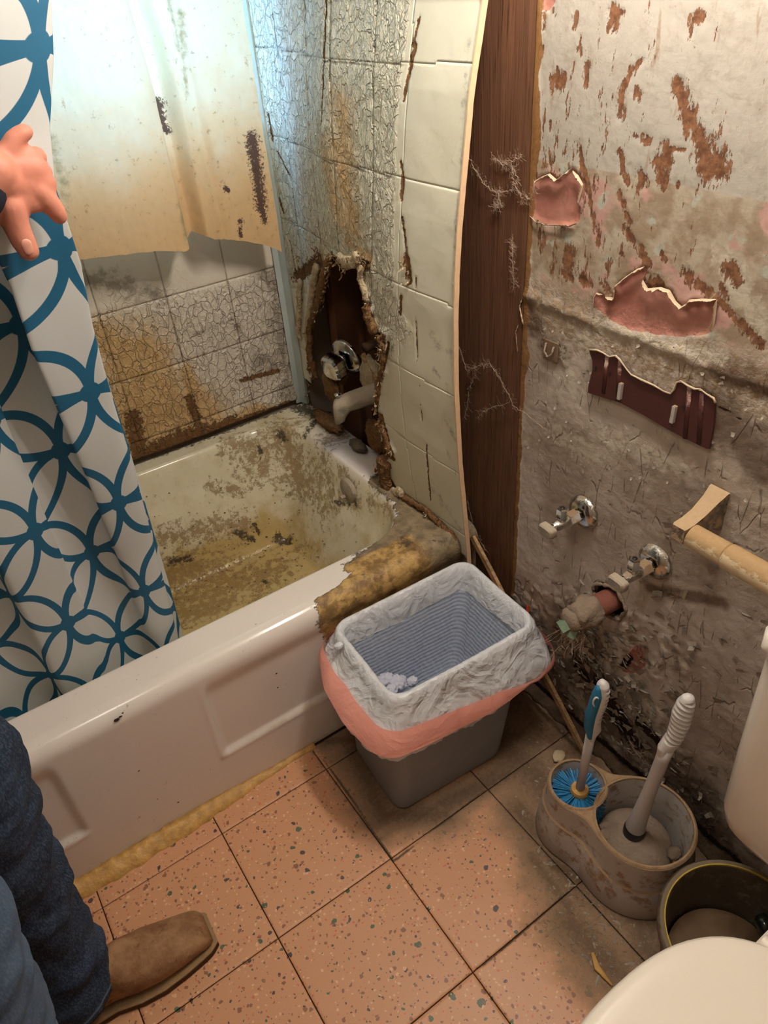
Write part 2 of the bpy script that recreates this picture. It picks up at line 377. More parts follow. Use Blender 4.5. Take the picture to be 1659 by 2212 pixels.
def m_tub():
    t = T('stained_enamel', .16, .5)
    nm = t.noise(18, 6, .6); nf = t.noise(75, 6, .68); nl = t.noise(6, 4)
    col = t.mx(nl, lin(232, 222, 214), lin(226, 214, 204))
    ins = t.attr('inside'); col = t.mx(ins, col, t.mx(nm, lin(234, 224, 198), lin(220, 208, 174)))
    ye = t.ss(t.add(t.attr('yellow'), t.mul(t.math('SUBTRACT', nm, .5), 1.2)), .2, .9); col = t.mx(t.mul(ye, .85), col, t.mx(nf, lin(196, 166, 92), lin(176, 146, 84)))
    br = t.attr('brown'); bf = t.ss(t.add(br, t.mul(t.math('SUBTRACT', t.noise(52, 9, .84), .5), 3.4)), .46, .78)
    col = t.mx(t.mul(bf, .80), col, t.mx(nf, lin(128, 98, 58), lin(160, 126, 78)))
    gf = t.ss(t.add(t.attr('gunk'), t.mul(t.math('SUBTRACT', t.noise(48, 7, .75), .5), 1.8)), .40, .56)
    nq = t.noise(26, 8, .68); gcol = t.mx(t.ss(nq, .35, .65), lin(108, 92, 72), lin(150, 130, 102)); gcol = t.mx(t.ss(t.add(t.attr('gold'), t.mul(t.math('SUBTRACT', nm, .5), .9)), .3, .8), gcol, t.mx(t.ss(nq, .40, .62), lin(128, 98, 56), lin(196, 158, 96)))
    gcol = t.mx(t.ss(t.noise(30, 5, .7), .60, .70), gcol, lin(84, 66, 48)); col = t.mx(gf, col, gcol)
    dk = t.ss(t.add(t.attr('mould'), t.mul(t.math('SUBTRACT', t.noise(90, 6, .8), .5), 3.0)), .45, .8); col = t.mx(t.mul(dk, .9), col, lin(60, 48, 40))
    ru = t.attr('chip'); col = t.mx(t.ss(ru, .45, .55), col, lin(32, 26, 24))
    h = t.add(t.mul(bf, .35), t.add(t.mul(gf, t.add(t.mul(nq, 4.0), t.mul(nf, 1.2))), t.mul(dk, .4)))
    rg = t.mx(gf, t.mx(bf, (.17, .17, .17, 1), (.42, .42, .42, 1)), (.5, .5, .5, 1))
    return t.set(col, rough=t.mx(t.attr('wet'), rg, (.2, .2, .2, 1)), normal=t.bump(t.add(h, t.mul(t.attr('wet'), t.mul(t.noise(130, 3), .8))), .0016))
def m_wood(name, a, b, scale=9, axis=2, rough=.45, dust=None):
    t = T(name, rough, .3); k = [1, 1, 1]; k = [14, 14, 14]; k[axis] = .55
    n = t.noise(scale, 5, .6, t.vmul(None, tuple(k))); g = t.noise(scale * 3, 3, .5, t.vmul(None, tuple(k)))
    col = t.mx(t.ss(n, .3, .7), a, b); col = t.mx(t.ss(g, .58, .7), col, tuple(x * .55 for x in a[:3]) + (1,))
    if dust is not None: col = t.mx(t.ss(t.noise(26, 6, .7), .5, .72), col, dust)
    return t.set(col, normal=t.bump(t.add(n, g), .0008))
def m_showercurtain():
    t = T('printed_polyester', .55, .35); s_ = .150
    u = t.mul(t.attr('cu'), 1 / s_); v = t.mul(t.attr('cv'), 1 / s_)
    a = t.mul(t.math('ADD', u, v), .70711); b = t.mul(t.math('SUBTRACT', v, u), .70711)
    fa = t.math('FRACT', a); fb = t.math('FRACT', b); d = None
    for (cx, cy) in ((.5, .5), (1.5, .5), (-.5, .5), (.5, 1.5), (.5, -.5)):
        q = t.math('SQRT', t.add(t.math('POWER', t.math('SUBTRACT', fa, cx), 2), t.math('POWER', t.math('SUBTRACT', fb, cy), 2)))
        e = t.math('ABSOLUTE', t.math('SUBTRACT', q, .7071)); d = e if d is None else t.math('MINIMUM', d, e)
    # knots where the arcs meet
    ka = t.math('SUBTRACT', .5, t.math('ABSOLUTE', t.math('SUBTRACT', fa, .5))); kb = t.math('SUBTRACT', .5, t.math('ABSOLUTE', t.math('SUBTRACT', fb, .5)))
    kn = t.math('SQRT', t.add(t.math('POWER', ka, 2), t.math('POWER', kb, 2)))
    line = t.math('MAXIMUM', t.math('SUBTRACT', 1.0, t.ss(d, .044, .050)), t.math('SUBTRACT', 1.0, t.ss(kn, .10, .11)))
    col = t.mx(line, lin(206, 208, 206), t.mx(t.noise(9, 3), lin(28, 88, 118), lin(38, 104, 142)))
    t.set(col); t.p.inputs['Transmission Weight'].default_value = 0
    tr = t.t.nodes.new('ShaderNodeBsdfTranslucent'); t._in(tr.inputs[0], col); ms = t.t.nodes.new('ShaderNodeMixShader')
    ms.inputs[0].default_value = .15; t.t.links.new(t.p.outputs[0], ms.inputs[1]); t.t.links.new(tr.outputs[0], ms.inputs[2]); t.t.links.new(ms.outputs[0], t.o.inputs[0])
    return t.m
def m_cream():
    t = T('stained_vinyl_curtain', .5, .35); nm = t.noise(11, 6, .6); nf = t.noise(60, 6, .7)
    col = t.mx(nm, lin(232, 224, 196), lin(224, 212, 176))
    tf = t.ss(t.add(t.attr('tan'), t.mul(t.math('SUBTRACT', nm, .5), .7)), .1, 1.0); col = t.mx(tf, col, t.mx(nf, lin(228, 190, 140), lin(212, 172, 122)))
    col = t.mx(t.mul(t.ss(nf, .60, .70), .6), col, lin(160, 124, 80))
    col = t.mx(t.ss(t.add(t.attr('olive'), t.mul(t.math('SUBTRACT', nf, .5), 1.6)), .3, 1.1), col, lin(158, 144, 104))
    col = t.mx(t.ss(t.add(t.attr('mould'), t.mul(t.math('SUBTRACT', t.noise(200, 4, .8), .5), 2.4)), .45, .6), col, lin(92, 70, 58))
    h = t.add(nf, t.mul(t.noise(35, 4), 1.5)); t.set(col, normal=t.bump(h, .0012))
    tr = t.t.nodes.new('ShaderNodeBsdfTranslucent'); t._in(tr.inputs[0], col); ms = t.t.nodes.new('ShaderNodeMixShader')
    ms.inputs[0].default_value = .27; t.t.links.new(t.p.outputs[0], ms.inputs[1]); t.t.links.new(tr.outputs[0], ms.inputs[2]); t.t.links.new(ms.outputs[0], t.o.inputs[0])
    return t.m
def m_denim(name, a, b):
    t = T(name, .85, .15); n = t.noise(7, 4, .5); wv = t.noise(500, 2, .5, t.vmul(None, (1, 1, .3)))
    col = t.mx(t.ss(n, .35, .7), a, b); col = t.mx(t.mul(t.ss(wv, .4, .7), .25), col, lin(120, 135, 155))
    col = t.mx(t.ss(t.attr('seam'), .45, .55), col, lin(96, 108, 126))
    return t.set(col, normal=t.bump(wv, .00012))
def m_film(name, c, quilt=False, tr=.25, wr=1.0):
    t = T(name, .28, .5)
    n = t.noise(38, 6, .65, dist=.6)
    if quilt:
        a, b, c_ = t.sep(); u = t.add(t.mul(a, 230), t.mul(t.noise(20, 3), 6)); v = t.mul(c_, 330); w_ = t.mul(b, 230)
        q = t.mul(t.math('SINE', t.add(t.add(u, w_), v)), t.math('SINE', t.math('SUBTRACT', t.add(u, w_), v)))
        h = t.add(t.mul(q, .35), t.mul(n, .8))
    else:
        r1 = t.math('ABSOLUTE', t.math('SUBTRACT', t.noise(10, 4, .5, dist=1.0), .5)); r2 = t.math('ABSOLUTE', t.math('SUBTRACT', t.noise(30, 3, .45, dist=.6), .5))
        h = t.add(t.mul(r1, -7.0 * wr), t.mul(r2, -2.4 * wr))
    t.set(c, normal=t.bump(h, .0030 if not quilt else .0016))
    tb = t.t.nodes.new('ShaderNodeBsdfTranslucent'); tb.inputs[0].default_value = c; ms = t.t.nodes.new('ShaderNodeMixShader')
    ms.inputs[0].default_value = tr; t.t.links.new(t.p.outputs[0], ms.inputs[1]); t.t.links.new(tb.outputs[0], ms.inputs[2]); t.t.links.new(ms.outputs[0], t.o.inputs[0])
    return t.m
def m_leather():
    t = T('worn_suede', .75, .2); n = t.noise(22, 6, .65); n2 = t.noise(90, 5, .6)
    col = t.mx(t.ss(n, .35, .65), lin(132, 96, 66), lin(164, 126, 92)); col = t.mx(t.ss(t.noise(45, 5, .7, t.vmul(None, (1, 1, 1), (4, 0, 0))), .56, .7), col, lin(112, 76, 52))
    crease = t.noise(30, 5, .6, t.vmul(None, (2.2, .8, 1)), dist=1.2)
    return t.set(col, normal=t.bump(t.add(n2, t.mul(crease, 2.0)), .0014))
def m_skin():
    t = T('skin', .5, .35); n = t.noise(25, 4); col = t.mx(n, lin(208, 142, 120), lin(200, 124, 104)); t.p.inputs['Subsurface Weight'].default_value = .12
    t.p.inputs['Subsurface Radius'].default_value = (.01, .004, .002); return t.set(col, normal=t.bump(t.noise(180, 4), .0003))
def m_emit(name, c, s):
    t = T(name); t.p.inputs['Emission Color'].default_value = c; t.p.inputs['Emission Strength'].default_value = s; return t.set((.9, .9, .9, 1))
M = dict(
    wall=m_wall(), panel=m_board('crazed_enamel_end_panel', lin(226, 222, 203), lin(218, 211, 186)), tiles=m_board('crazed_enamel_back_panel', lin(224, 212, 196), lin(214, 199, 180), .8),
    floor=m_floor(), tub=m_tub(), board=m_wood('stained_pine', lin(94, 64, 48), lin(116, 80, 58), 8, 2, .5, lin(104, 72, 52)),
    lath=m_wood('old_lath', lin(150, 116, 78), lin(190, 158, 118), 12, 1, .7, lin(110, 90, 66)), shower=m_showercurtain(), cream=m_cream(),
    jeans=m_denim('dark_denim', lin(34, 44, 62), lin(52, 66, 90)), jeans2=m_denim('pale_denim', lin(66, 82, 104), lin(88, 106, 130)),
    film=m_film('white_bin_liner', lin(240, 240, 243)), lining=m_film('quilted_liner_film', lin(200, 208, 226), True, .25),
    ribbon=m_film('drawstring_film', lin(255, 178, 160), False, .25, .35), ribbon_red=m_film('drawstring_end_film', lin(205, 62, 48), False, .1),
    leather=m_leather(), skin=m_skin(),
    bin=plain('grey_plastic', lin(138, 142, 150), .42, .4, var=.05, scale=14), dirty_plaster=plain('bare_plaster', lin(120, 98, 78), .9, .1, var=.3),
    dark=plain('dark_cavity_wood', lin(112, 78, 58), .9, .1, var=.5, scale=14, bump=.002, bscale=30), grout=plain('floor_underlay', lin(60, 44, 34), .9, .1),
    chrome=dusty('dusty_chrome', lin(200, 198, 192), lin(160, 140, 116), .18, .16, .5, 1.0), shiny=plain('clean_chrome', lin(215, 215, 212), .10, .5, 1.0, var=.02),
    spout=dusty('corroded_metal', lin(150, 146, 134), lin(176, 160, 140), .75, .35, .5, .6), bracket=dusty('brown_enamelled_steel', lin(76, 40, 36), lin(190, 160, 140), .28, .45, .4, 0),
    holder=dusty('grimy_grey_plastic', lin(182, 174, 168), lin(156, 128, 98), .52, .5, .4), holderrim=plain('grime', lin(158, 130, 100), .85, .1, var=.35, scale=60, bump=.003, bscale=150),
    handle=plain('grey_brush_plastic', lin(188, 180, 176), .45, .4, var=.06), whitep=plain('white_ribbed_plastic', lin(214, 208, 204), .4, .4, var=.06), blue=plain('blue_rubber', lin(32, 112, 150), .5, .4, var=.06),
    bristle=plain('blue_bristle', lin(40, 128, 182), .5, .4, var=.35, scale=120), dust=plain('dust', lin(140, 122, 106), .95, .05, var=.3, scale=50, bump=.003, bscale=160),
    collar=plain('yellowed_collar', lin(200, 156, 92), .7, .2, var=.3, scale=120), black=plain('black_rubber', lin(34, 32, 34), .35, .5, var=.1),
    porcelain=plain('white_porcelain', lin(240, 228, 214), .22, .5, var=.02, scale=4), lid=plain('white_seat_plastic', lin(242, 230, 214), .35, .4, var=.01, scale=4),
    pail=dusty('dark_grimy_plastic', lin(84, 72, 58), lin(122, 108, 88), .45, .5, .4), water=plain('murky_water', lin(112, 90, 68), .06, .5, var=.5, scale=20), yellow=plain('yellow_pail_rim', lin(190, 160, 60), .6, .3, var=.2),
    caulk=plain('yellowed_caulk', lin(200, 156, 90), .5, .4, var=.55, scale=60, bump=.004, bscale=60), trim=plain('pale_blue_metal_strip', lin(176, 184, 180), .35, .4, var=.12, scale=18),
    edge=plain('hardboard_edge', lin(224, 188, 150), .8, .2, var=.14, scale=120), torn=plain('rotten_hardboard', lin(132, 98, 66), .95, .1, var=.75, scale=95, bump=.006, bscale=160),
    tornlight=plain('flaking_enamel', lin(196, 176, 144), .8, .2, var=.5, scale=90, bump=.006, bscale=150), peel=plain('curled_paint', lin(196, 174, 146), .7, .2, var=.2, scale=70), bank=plain('packed_dirt', lin(84, 68, 54), .95, .05, var=.5, scale=60, bump=.005, bscale=120), peelg=plain('grey_paint_flake', lin(158, 146, 132), .75, .2, var=.25, scale=60),
    web=plain('cobweb', lin(170, 148, 130), .9, .1), room=plain('room_paint', lin(186, 170, 150), .8, .2, var=.06, scale=3), ceil=plain('ceiling_paint', lin(210, 200, 184), .8, .2, var=.05),
    shirt=plain('dark_jacket', lin(40, 42, 52), .85, .1, var=.15), hair=plain('brown_hair', lin(60, 42, 30), .7, .2, var=.3, scale=80), nail=plain('fingernail', lin(222, 158, 138), .3, .4, var=.03),
    sole=plain('boot_sole', lin(78, 58, 42), .8, .2, var=.25, scale=80), welt=plain('boot_welt', lin(150, 122, 88), .8, .2, var=.25, scale=150), copper=plain('green_copper', lin(116, 134, 110), .7, .3, var=.4, scale=90),
    rubberred=plain('rust_red_pipe', lin(128, 78, 66), .8, .2, var=.3), frame=plain('window_paint', lin(214, 212, 200), .5, .3, var=.08), tissue=plain('tissue', lin(198, 198, 212), .9, .1, var=.04, bump=.003, bscale=60),
    roller=dusty('yellowed_roller', lin(206, 184, 150), lin(184, 150, 108), .5, .5, .3, scale=70), dustpost=dusty('dust_caked_chrome', lin(130, 124, 116), lin(190, 160, 124), .70, .25, .5, .8, scale=70), chipm=plain('plaster_chip', lin(200, 178, 146), .85, .1, var=.2), copperpipe=plain('old_pipe', lin(110, 84, 66), .6, .4, .4, var=.3),
    globe=m_emit('lamp_globe', (1.0, .93, .83, 1), VANITY_POWER), fillglow=m_emit('fill_lamp_glass', (1.0, .92, .82, 1), FILL_POWER),
)
def m_glass():
    t = T('window_glass', .05, .5); g = t.t.nodes.new('ShaderNodeBsdfTransparent'); g.inputs[0].default_value = (.92, .96, 1, 1); ms = t.t.nodes.new('ShaderNodeMixShader')
    ms.inputs[0].default_value = .9; t.t.links.new(t.p.outputs[0], ms.inputs[1]); t.t.links.new(g.outputs[0], ms.inputs[2]); t.t.links.new(ms.outputs[0], t.o.inputs[0]); return t.set(lin(220, 230, 235))
M['glass'] = m_glass()
# ================================================================== SETTING
def structure(o): o['kind'] = 'structure'; return o
def empty_structure(name, loc=(0, 0, 0)):
    o = bpy.data.objects.new(name, None); COL.objects.link(o); o.location = loc; o['kind'] = 'structure'; return o
ZF = -0.004
# ---- floor: underlay with separate tiles
fl = structure(box('floor', (-1.0, -1.35, -.06), (.90, 1.3, ZF), M['grout']))
def pf(*pts):   # strokes measured on the floor: (x px, y px, x px, y px, width px)
    out = []
    for (a, b, c, d, wd) in pts:
        p, q = on(a, b, 2, 0), on(c, d, 2, 0); k = np.linalg.norm(p - CAM) / F_PX; out.append((p[0], p[1], q[0], q[1], wd * k * 1.15))
    return out
dirt_dark_strokes = pf((1150, 1480, 1290, 1660, 60), (1050, 1560, 1180, 1700, 80), (1290, 1660, 1520, 1860, 70), (1120, 1750, 1230, 1900, 50), (1230, 1900, 1420, 2010, 75),
                  (1230, 1990, 1330, 2100, 60), (1380, 2000, 1400, 2060, 60), (760, 1620, 830, 1760, 45), (830, 1760, 960, 1760, 42), (960, 1740, 1120, 1660, 35), (700, 1600, 780, 1600, 25), (1150, 1850, 1230, 1960, 28), (900, 1560, 1150, 1600, 60))  # dirt by the wall, darker tone round the bin's foot
soil_strokes = pf((700, 1640, 850, 1860, 2.5), (850, 1860, 1050, 1705, 2), (1200, 1870, 1440, 1990, 12), (1040, 2090, 1230, 1925, 2))
T_ = .25; g_ = .0009
def tile(x0, x1, y0, y1, seed):
    rn = random.Random(seed); n = max(6, int((x1 - x0) / .0085)); m = max(4, int((y1 - y0) / .0085))
    x0 += g_; x1 -= g_; y0 += g_; y1 -= g_; dz = rn.uniform(-.0007, .0005)
    xs = np.concatenate([[x0, x0 + .0012], np.linspace(x0 + .006, x1 - .006, n), [x1 - .0012, x1]]); ys = np.concatenate([[y0, y0 + .0012], np.linspace(y0 + .006, y1 - .006, m), [y1 - .0012, y1]])
    X, Y = np.meshgrid(xs, ys, indexing='ij'); Z = np.full(X.shape, dz) + .0006 * fbm(X * 14, Y * 14, seed * .01 * 0 + 2)
    e = np.minimum(np.minimum(X - x0, x1 - X), np.minimum(Y - y0, y1 - Y)); Z = np.where(e < .0006, Z - .0011, Z)
    dirt = paint(X, Y, dirt_dark_strokes) * 1.1; dirt = np.maximum(dirt * 1.05, sstep(X, .46, .70) * .95)
    dirt = np.maximum(dirt, .55 * sstep(X, .30, .62) * sstep(Y, -.5, .2))
    soil = paint(X, Y, soil_strokes)
    o = sheet('floor_tile', np.stack([X, Y, Z], -1), M['floor'], fl, thick=(0, 0, -.004), attrs=dict(dirt=dirt, soil=soil))
    return o
k = 0
for i in range(-4, 4):
    for j in range(-5, 2):
        x0, x1, y0, y1 = i * T_, (i + 1) * T_, j * T_, (j + 1) * T_
        x0 = max(x0, -.9); x1 = min(x1, XW - .002); y1 = min(y1, .318)
        if x1 - x0 < .02 or y1 - y0 < .02 or y0 < -1.26: continue
        k += 1; tile(x0, x1, y0, y1, k)
# ---- right wall: painted plaster, one relief grid with the drain hole in it
ys = np.concatenate([np.linspace(-1.35, -.47, 10), np.arange(-.46, .2283, .0040), [.2295]]); zs = np.concatenate([np.arange(0, 1.42, .0040), np.linspace(1.43, ZC, 10)])
Y, Z = np.meshgrid(ys, zs, indexing='ij')
def pw(*pts, x=XW):
    out = []
    for (a, b, c, d, wd) in pts:
        p, q = on(a, b, 0, x), on(c, d, 0, x); kk = np.linalg.norm(p - CAM) / F_PX; out.append((p[1], p[2], q[1], q[2], wd * kk * 1.05))
    return out
rust = paint(Y, Z, pw((1466, 185, 1480, 235, 13), (1480, 235, 1500, 285, 15), (1500, 285, 1522, 325, 13), (1522, 325, 1545, 362, 24), (1325, 22, 1325, 52, 11), (1315, 20, 1345, 28, 5), (1322, 50, 1326, 66, 4), (1495, 42, 1512, 36, 8), (1495, 42, 1494, 74, 8),
    (1386, 130, 1364, 155, 4), (1364, 155, 1345, 195, 7), (1345, 195, 1340, 252, 8), (1375, 200, 1380, 206, 8), (1203, 170, 1203, 185, 13), (1218, 165, 1216, 180, 6), (1267, 142, 1266, 180, 7), (1175, 32, 1175, 62, 4), (1170, 100, 1168, 122, 4), (1243, 35, 1240, 60, 6),
    (1250, 310, 1260, 370, 6), (1264, 370, 1276, 440, 6), (1276, 440, 1282, 470, 4), (1342, 328, 1346, 370, 6), (1346, 370, 1358, 395, 5), (1385, 380, 1388, 398, 11), (1370, 293, 1402, 310, 4), (1385, 290, 1405, 300, 3), (1437, 312, 1440, 328, 10), (1440, 320, 1480, 325, 2), (1412, 345, 1446, 352, 8),
    (1426, 352, 1432, 396, 11), (1465, 398, 1466, 402, 5), (1190, 262, 1189, 280, 3), (1340, 418, 1348, 442, 6), (1350, 460, 1362, 480, 5), (1288, 488, 1292, 525, 8), (1350, 495, 1372, 525, 7), (1385, 535, 1398, 572, 8), (1228, 545, 1228, 572, 12), (1216, 590, 1234, 602, 8),
    (1255, 605, 1270, 612, 9), (1430, 545, 1436, 560, 5), (1402, 605, 1424, 615, 12), (1480, 588, 1500, 610, 11), (1508, 612, 1530, 632, 9), (1580, 585, 1584, 600, 15), (1556, 612, 1572, 645, 4), (1300, 612, 1318, 645, 4), (1308, 610, 1326, 640, 3), (1560, 655, 1600, 700, 6), (1600, 700, 1645, 748, 9), (1310, 570, 1312, 590, 3),
    (1546, 640, 1560, 660, 7), (1195, 20, 1200, 40, 2), (1255, 80, 1248, 110, 3), (1260, 90, 1254, 120, 2), (1240, 135, 1234, 170, 2)))
PA = [(1160,385),(1175,378),(1190,372),(1205,385),(1222,372),(1235,362),(1250,375),(1262,395),(1258,420),(1252,445),(1250,480),(1235,488),(1215,487),(1180,485),(1160,478),(1148,465),(1150,430),(1155,400)]
PB = [(1282,640),(1290,630),(1305,635),(1315,650),(1328,640),(1330,615),(1355,595),(1380,578),(1395,575),(1398,590),(1388,600),(1400,620),(1430,618),(1450,625),(1462,648),(1474,660),(1484,655),(1490,645),(1550,645),(1550,660),(1545,700),(1530,722),(1480,728),(1420,724),(1360,712),(1320,690),(1300,672),(1284,665)]
PC = [(1165,-30),(1200,-30),(1197,8),(1186,24),(1172,20)]; PD = [(1345,1420),(1375,1395),(1400,1400),(1395,1440),(1370,1455),(1345,1450)]
WP = [[wyz(*p) for p in q] for q in (PA, PB, PC, PD)]
nz1 = fbm(Y * 55, Z * 55, 1.3) * .004
sdp = np.max([polysd(Y, Z, q) for q in WP], axis=0) + nz1
pink = np.clip(.5 + sdp / .006, 0, 1)
grime = paint(Y, Z, pw((1240, 1380, 1330, 1560, 70), (1330, 1560, 1500, 1720, 60), (1500, 1720, 1560, 1850, 60), (1150, 1400, 1290, 1640, 50), (1540, 880, 1659, 1010, 55), (1659, 830, 1560, 800, 30), (1130, 650, 1150, 700, 30), (1240, 1450, 1300, 1480, 50), (1400, 1270, 1560, 1300, 14), (1180, 755, 1215, 770, 25)))
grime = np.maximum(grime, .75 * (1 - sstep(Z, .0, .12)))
pale = paint(Y, Z, pw((1300, 710, 1460, 745, 20), (1440, 745, 1560, 775, 16), (1250, 720, 1330, 790, 14), (1200, 930, 1280, 985, 26), (1310, 950, 1480, 1010, 22), (1220, 760, 1240, 850, 14), (1560, 560, 1640, 700, 26))) * .9
dark = paint(Y, Z, pw((1250, 1440, 1300, 1500, 15), (1300, 1480, 1330, 1530, 30), (1330, 1540, 1370, 1600, 26), (1545, 872, 1600, 905, 2.5), (1345, 1440, 1360, 1420, 8), (1500, 770, 1580, 800, 2.5), (1385, 1560, 1440, 1620, 16))) * .9
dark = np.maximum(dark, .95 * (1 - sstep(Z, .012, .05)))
edge = np.clip(1 - (0.2295 - Y + .004 * fbm(Z * 18, 3.3, 1)) / (.022 * (.75 + .9 * sstep(fbm(Z * 7, .5, 2), -.1, .6))), 0, 1) ** .8
fleck = sstep(Z, .93, 1.02) * (1 - sstep(Z, 1.12, 1.3)) * sstep(Y, -.15, .2)
fleck = fleck + .5 * sstep(Z, .95, 1.0) - .6 * (Z < .93)
drain_c = (-.033, .412)
hole_r = np.hypot(Y - drain_c[0], (Z - drain_c[1])) + .004 * fbm(Y * 60, Z * 60, 4)
relief = .0016 * fbm(Y * 8, Z * 8, 2) + .0022 * np.abs(fbm(Y * 40, Z * 40, 5)) * (1 - sstep(Z, .88, 1.0))
relief += .007 * np.exp(-((Z - .935 - .006 * fbm(Y * 12, 0, 3)) / .010) ** 2) * (.6 + .8 * fbm(Y * 45, Z * 45, 8))
relief -= .0026 * sstep(pink, .45, .55)
relief += .0035 * np.exp(-(sdp / .004) ** 2) * sstep(fbm(Y * 24, Z * 24, 9), -.2, .5)
flk = fbm(Y * 30, Z * 22, 12, 4, .6) * np.clip(paint(Y, Z, pw((1180, 1400, 1350, 1600, 75), (1350, 1560, 1560, 1850, 60), (1240, 1330, 1420, 1420, 40))) * 1.6, 0, 1)
relief += .0028 * sstep(flk, .0, .03) * (flk > 0)
relief -= .0008 * sstep(rust, .4, .6)
relief += .0025 * sstep(edge, .4, .7)
X = XW - relief
keep = (hole_r[:-1, :-1] > .036)
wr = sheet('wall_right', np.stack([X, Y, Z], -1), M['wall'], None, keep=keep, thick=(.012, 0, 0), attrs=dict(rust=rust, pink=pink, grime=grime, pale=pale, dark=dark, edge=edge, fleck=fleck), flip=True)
structure(wr)
box('drywall_core', (XW + .013, -1.35, 0), (XW + .03, -.09, ZC), M['dirty_plaster'], wr); box('drywall_core', (XW + .013, .03, 0), (XW + .03, .2295, ZC), M['dirty_plaster'], wr)
box('drywall_core', (XW + .06, -.09, .2), (XW + .075, .03, .6), M['dark'], wr)
# curled paint round the pink patches
def flake(c, nrm_up, wdt, ln, ang, curl, mat, seed, parent, name='paint_flake'):
    """small curled piece hanging off the wall; c=(y,z)"""
    rn = random.Random(seed); n, m = 5, 4; P = np.zeros((n, m, 3))
    for i in range(n):
        for j in range(m):
            s = i / (n - 1); t_ = (j / (m - 1) - .5) * wdt * (1 - .55 * s ** 1.5 + .25 * rn.uniform(-1, 1)); a = curl * s
            out = ln * (1 - math.cos(a)) / max(curl, .01); al = ln * math.sin(a) / max(curl, .01)
            dy = math.cos(ang) * al - math.sin(ang) * t_; dz = math.sin(ang) * al + math.cos(ang) * t_
            P[i, j] = (XW - .003 - out - rn.uniform(0, .0012), c[0] + dy, c[1] + dz)
    return sheet(name, P, mat, parent, thick=(-.0006, 0, 0))
def curl_strip(pxs, wdt, curl, seed, mat=None):
    """ragged lip of paint rolled up off the edge of a bare patch; pxs run along the edge, the lip rolls to the left of it"""
    P = np.array([wyz(a, b) for a, b in pxs]); L = np.concatenate([[0], np.cumsum(np.hypot(*np.diff(P, axis=0).T))]); n = max(10, int(L[-1] / .0016)); t = np.linspace(0, L[-1], n)
    Q = np.stack([np.interp(t, L, P[:, k]) for k in range(2)], -1); d = np.gradient(Q, axis=0); k_ = np.ones(7) / 7
    d = np.stack([np.convolve(np.pad(d[:, q], 3, 'edge'), k_, 'valid') for q in range(2)], -1); d /= np.linalg.norm(d, axis=1)[:, None]; nr = np.stack([-d[:, 1], d[:, 0]], -1)
    w_ = wdt * (.55 + .9 * np.abs(fbm(t * 110 + seed * 9.1, seed, 1, 3, .7)) * 1.6) * np.minimum(1, np.minimum(t, L[-1] - t) / .006 + .1); m = 6; G = np.zeros((n, m, 3))
    for q in range(m):
        s_ = q / (m - 1); a = curl * s_ * (1 + .3 * fbm(t * 60, seed, q * .1)); out = w_ * (1 - np.cos(a)) / curl; al = w_ * np.sin(a) / curl
        G[:, q, 0] = XW - .0022 - out - .0006 * np.abs(fbm(t * 200, q, seed)); G[:, q, 1] = Q[:, 0] + nr[:, 0] * al; G[:, q, 2] = Q[:, 1] + nr[:, 1] * al
    return sheet('curled_paint', G, mat or M['peel'], wr, thick=(-.0006, 0, 0))
for k_s, (pts, wd, cu) in enumerate((([(1158,390),(1175,380),(1190,374),(1205,387),(1222,374),(1236,363)], .009, 2.4), ([(1240,368),(1252,378),(1263,398),(1258,420),(1252,440)], .006, 2.0), ([(1250,482),(1235,489),(1215,488),(1180,486),(1160,480),(1147,466)], .0045, 1.7),
    ([(1310,640),(1328,642),(1331,616),(1355,596),(1380,579),(1395,575)], .008, 2.2), ([(1392,604),(1402,622),(1430,619),(1450,626),(1463,650),(1475,661),(1486,654),(1492,646),(1520,644),(1550,645)], .010, 2.3), ([(1552,646),(1551,662),(1546,700),(1540,716)], .008, 2.4), ([(1283,665),(1284,642),(1291,631),(1304,635)], .004, 1.5), ([(1133,700),(1125,660),(1132,640),(1150,642)], .006, 2.0), ([(1120,760),(1116,715),(1122,700)], .005, 1.6))):
    curl_strip(pts, wd, cu, k_s + 1)
# scaling paint at the foot of the wall (nobody could count it): one piece
rn = random.Random(4); VV = []; FF = []
def flake_geo(c, w_, l_, ang, curl, out0=.003):
    b = len(VV); n = 3
    for i in range(n):
        s = i / (n - 1); a = curl * s
        for j in range(3):
            t_ = (j / 2 - .5) * w_ * (1 - .5 * s + rn.uniform(-.2, .2)); o_ = l_ * (1 - math.cos(a)) / curl; al = l_ * math.sin(a) / curl
            VV.append((XW - out0 - o_, c[0] + math.cos(ang) * al - math.sin(ang) * t_, c[1] + math.sin(ang) * al + math.cos(ang) * t_))
    for i in range(n - 1):
        for j in range(2): q = b + i * 3 + j; FF.append((q, q + 1, q + 4, q + 3))
for i in range(640):
    cx, cy, sx, sy = rn.choice([(1290, 1430, 55, 60), (1290, 1430, 45, 50), (1380, 1560, 70, 60), (1230, 1400, 40, 70), (1470, 1760, 60, 60), (1340, 1500, 60, 60), (1420, 1400, 120, 120)])
    px, py = rn.gauss(cx, sx), rn.gauss(cy, sy); c = wyz(px, py)
    if c[1] < .03 or c[0] > .22 or (abs(c[0] + .033) < .05 and abs(c[1] - .412) < .05): continue
    flake_geo(c, rn.uniform(.006, .024), rn.uniform(.005, .018), math.radians(rn.gauss(90, 60)), rn.uniform(.4, 1.6), rn.uniform(.003, .006))
for i in range(140):
    c = (rn.uniform(-.25, .22), rn.uniform(.62, .95)); flake_geo(c, rn.uniform(.003, .008), rn.uniform(.003, .007), rn.uniform(0, 6.28), rn.uniform(.5, 1.5))
mk('flaking_paint', VV, FF, M['peelg'], wr, False, kind='stuff')
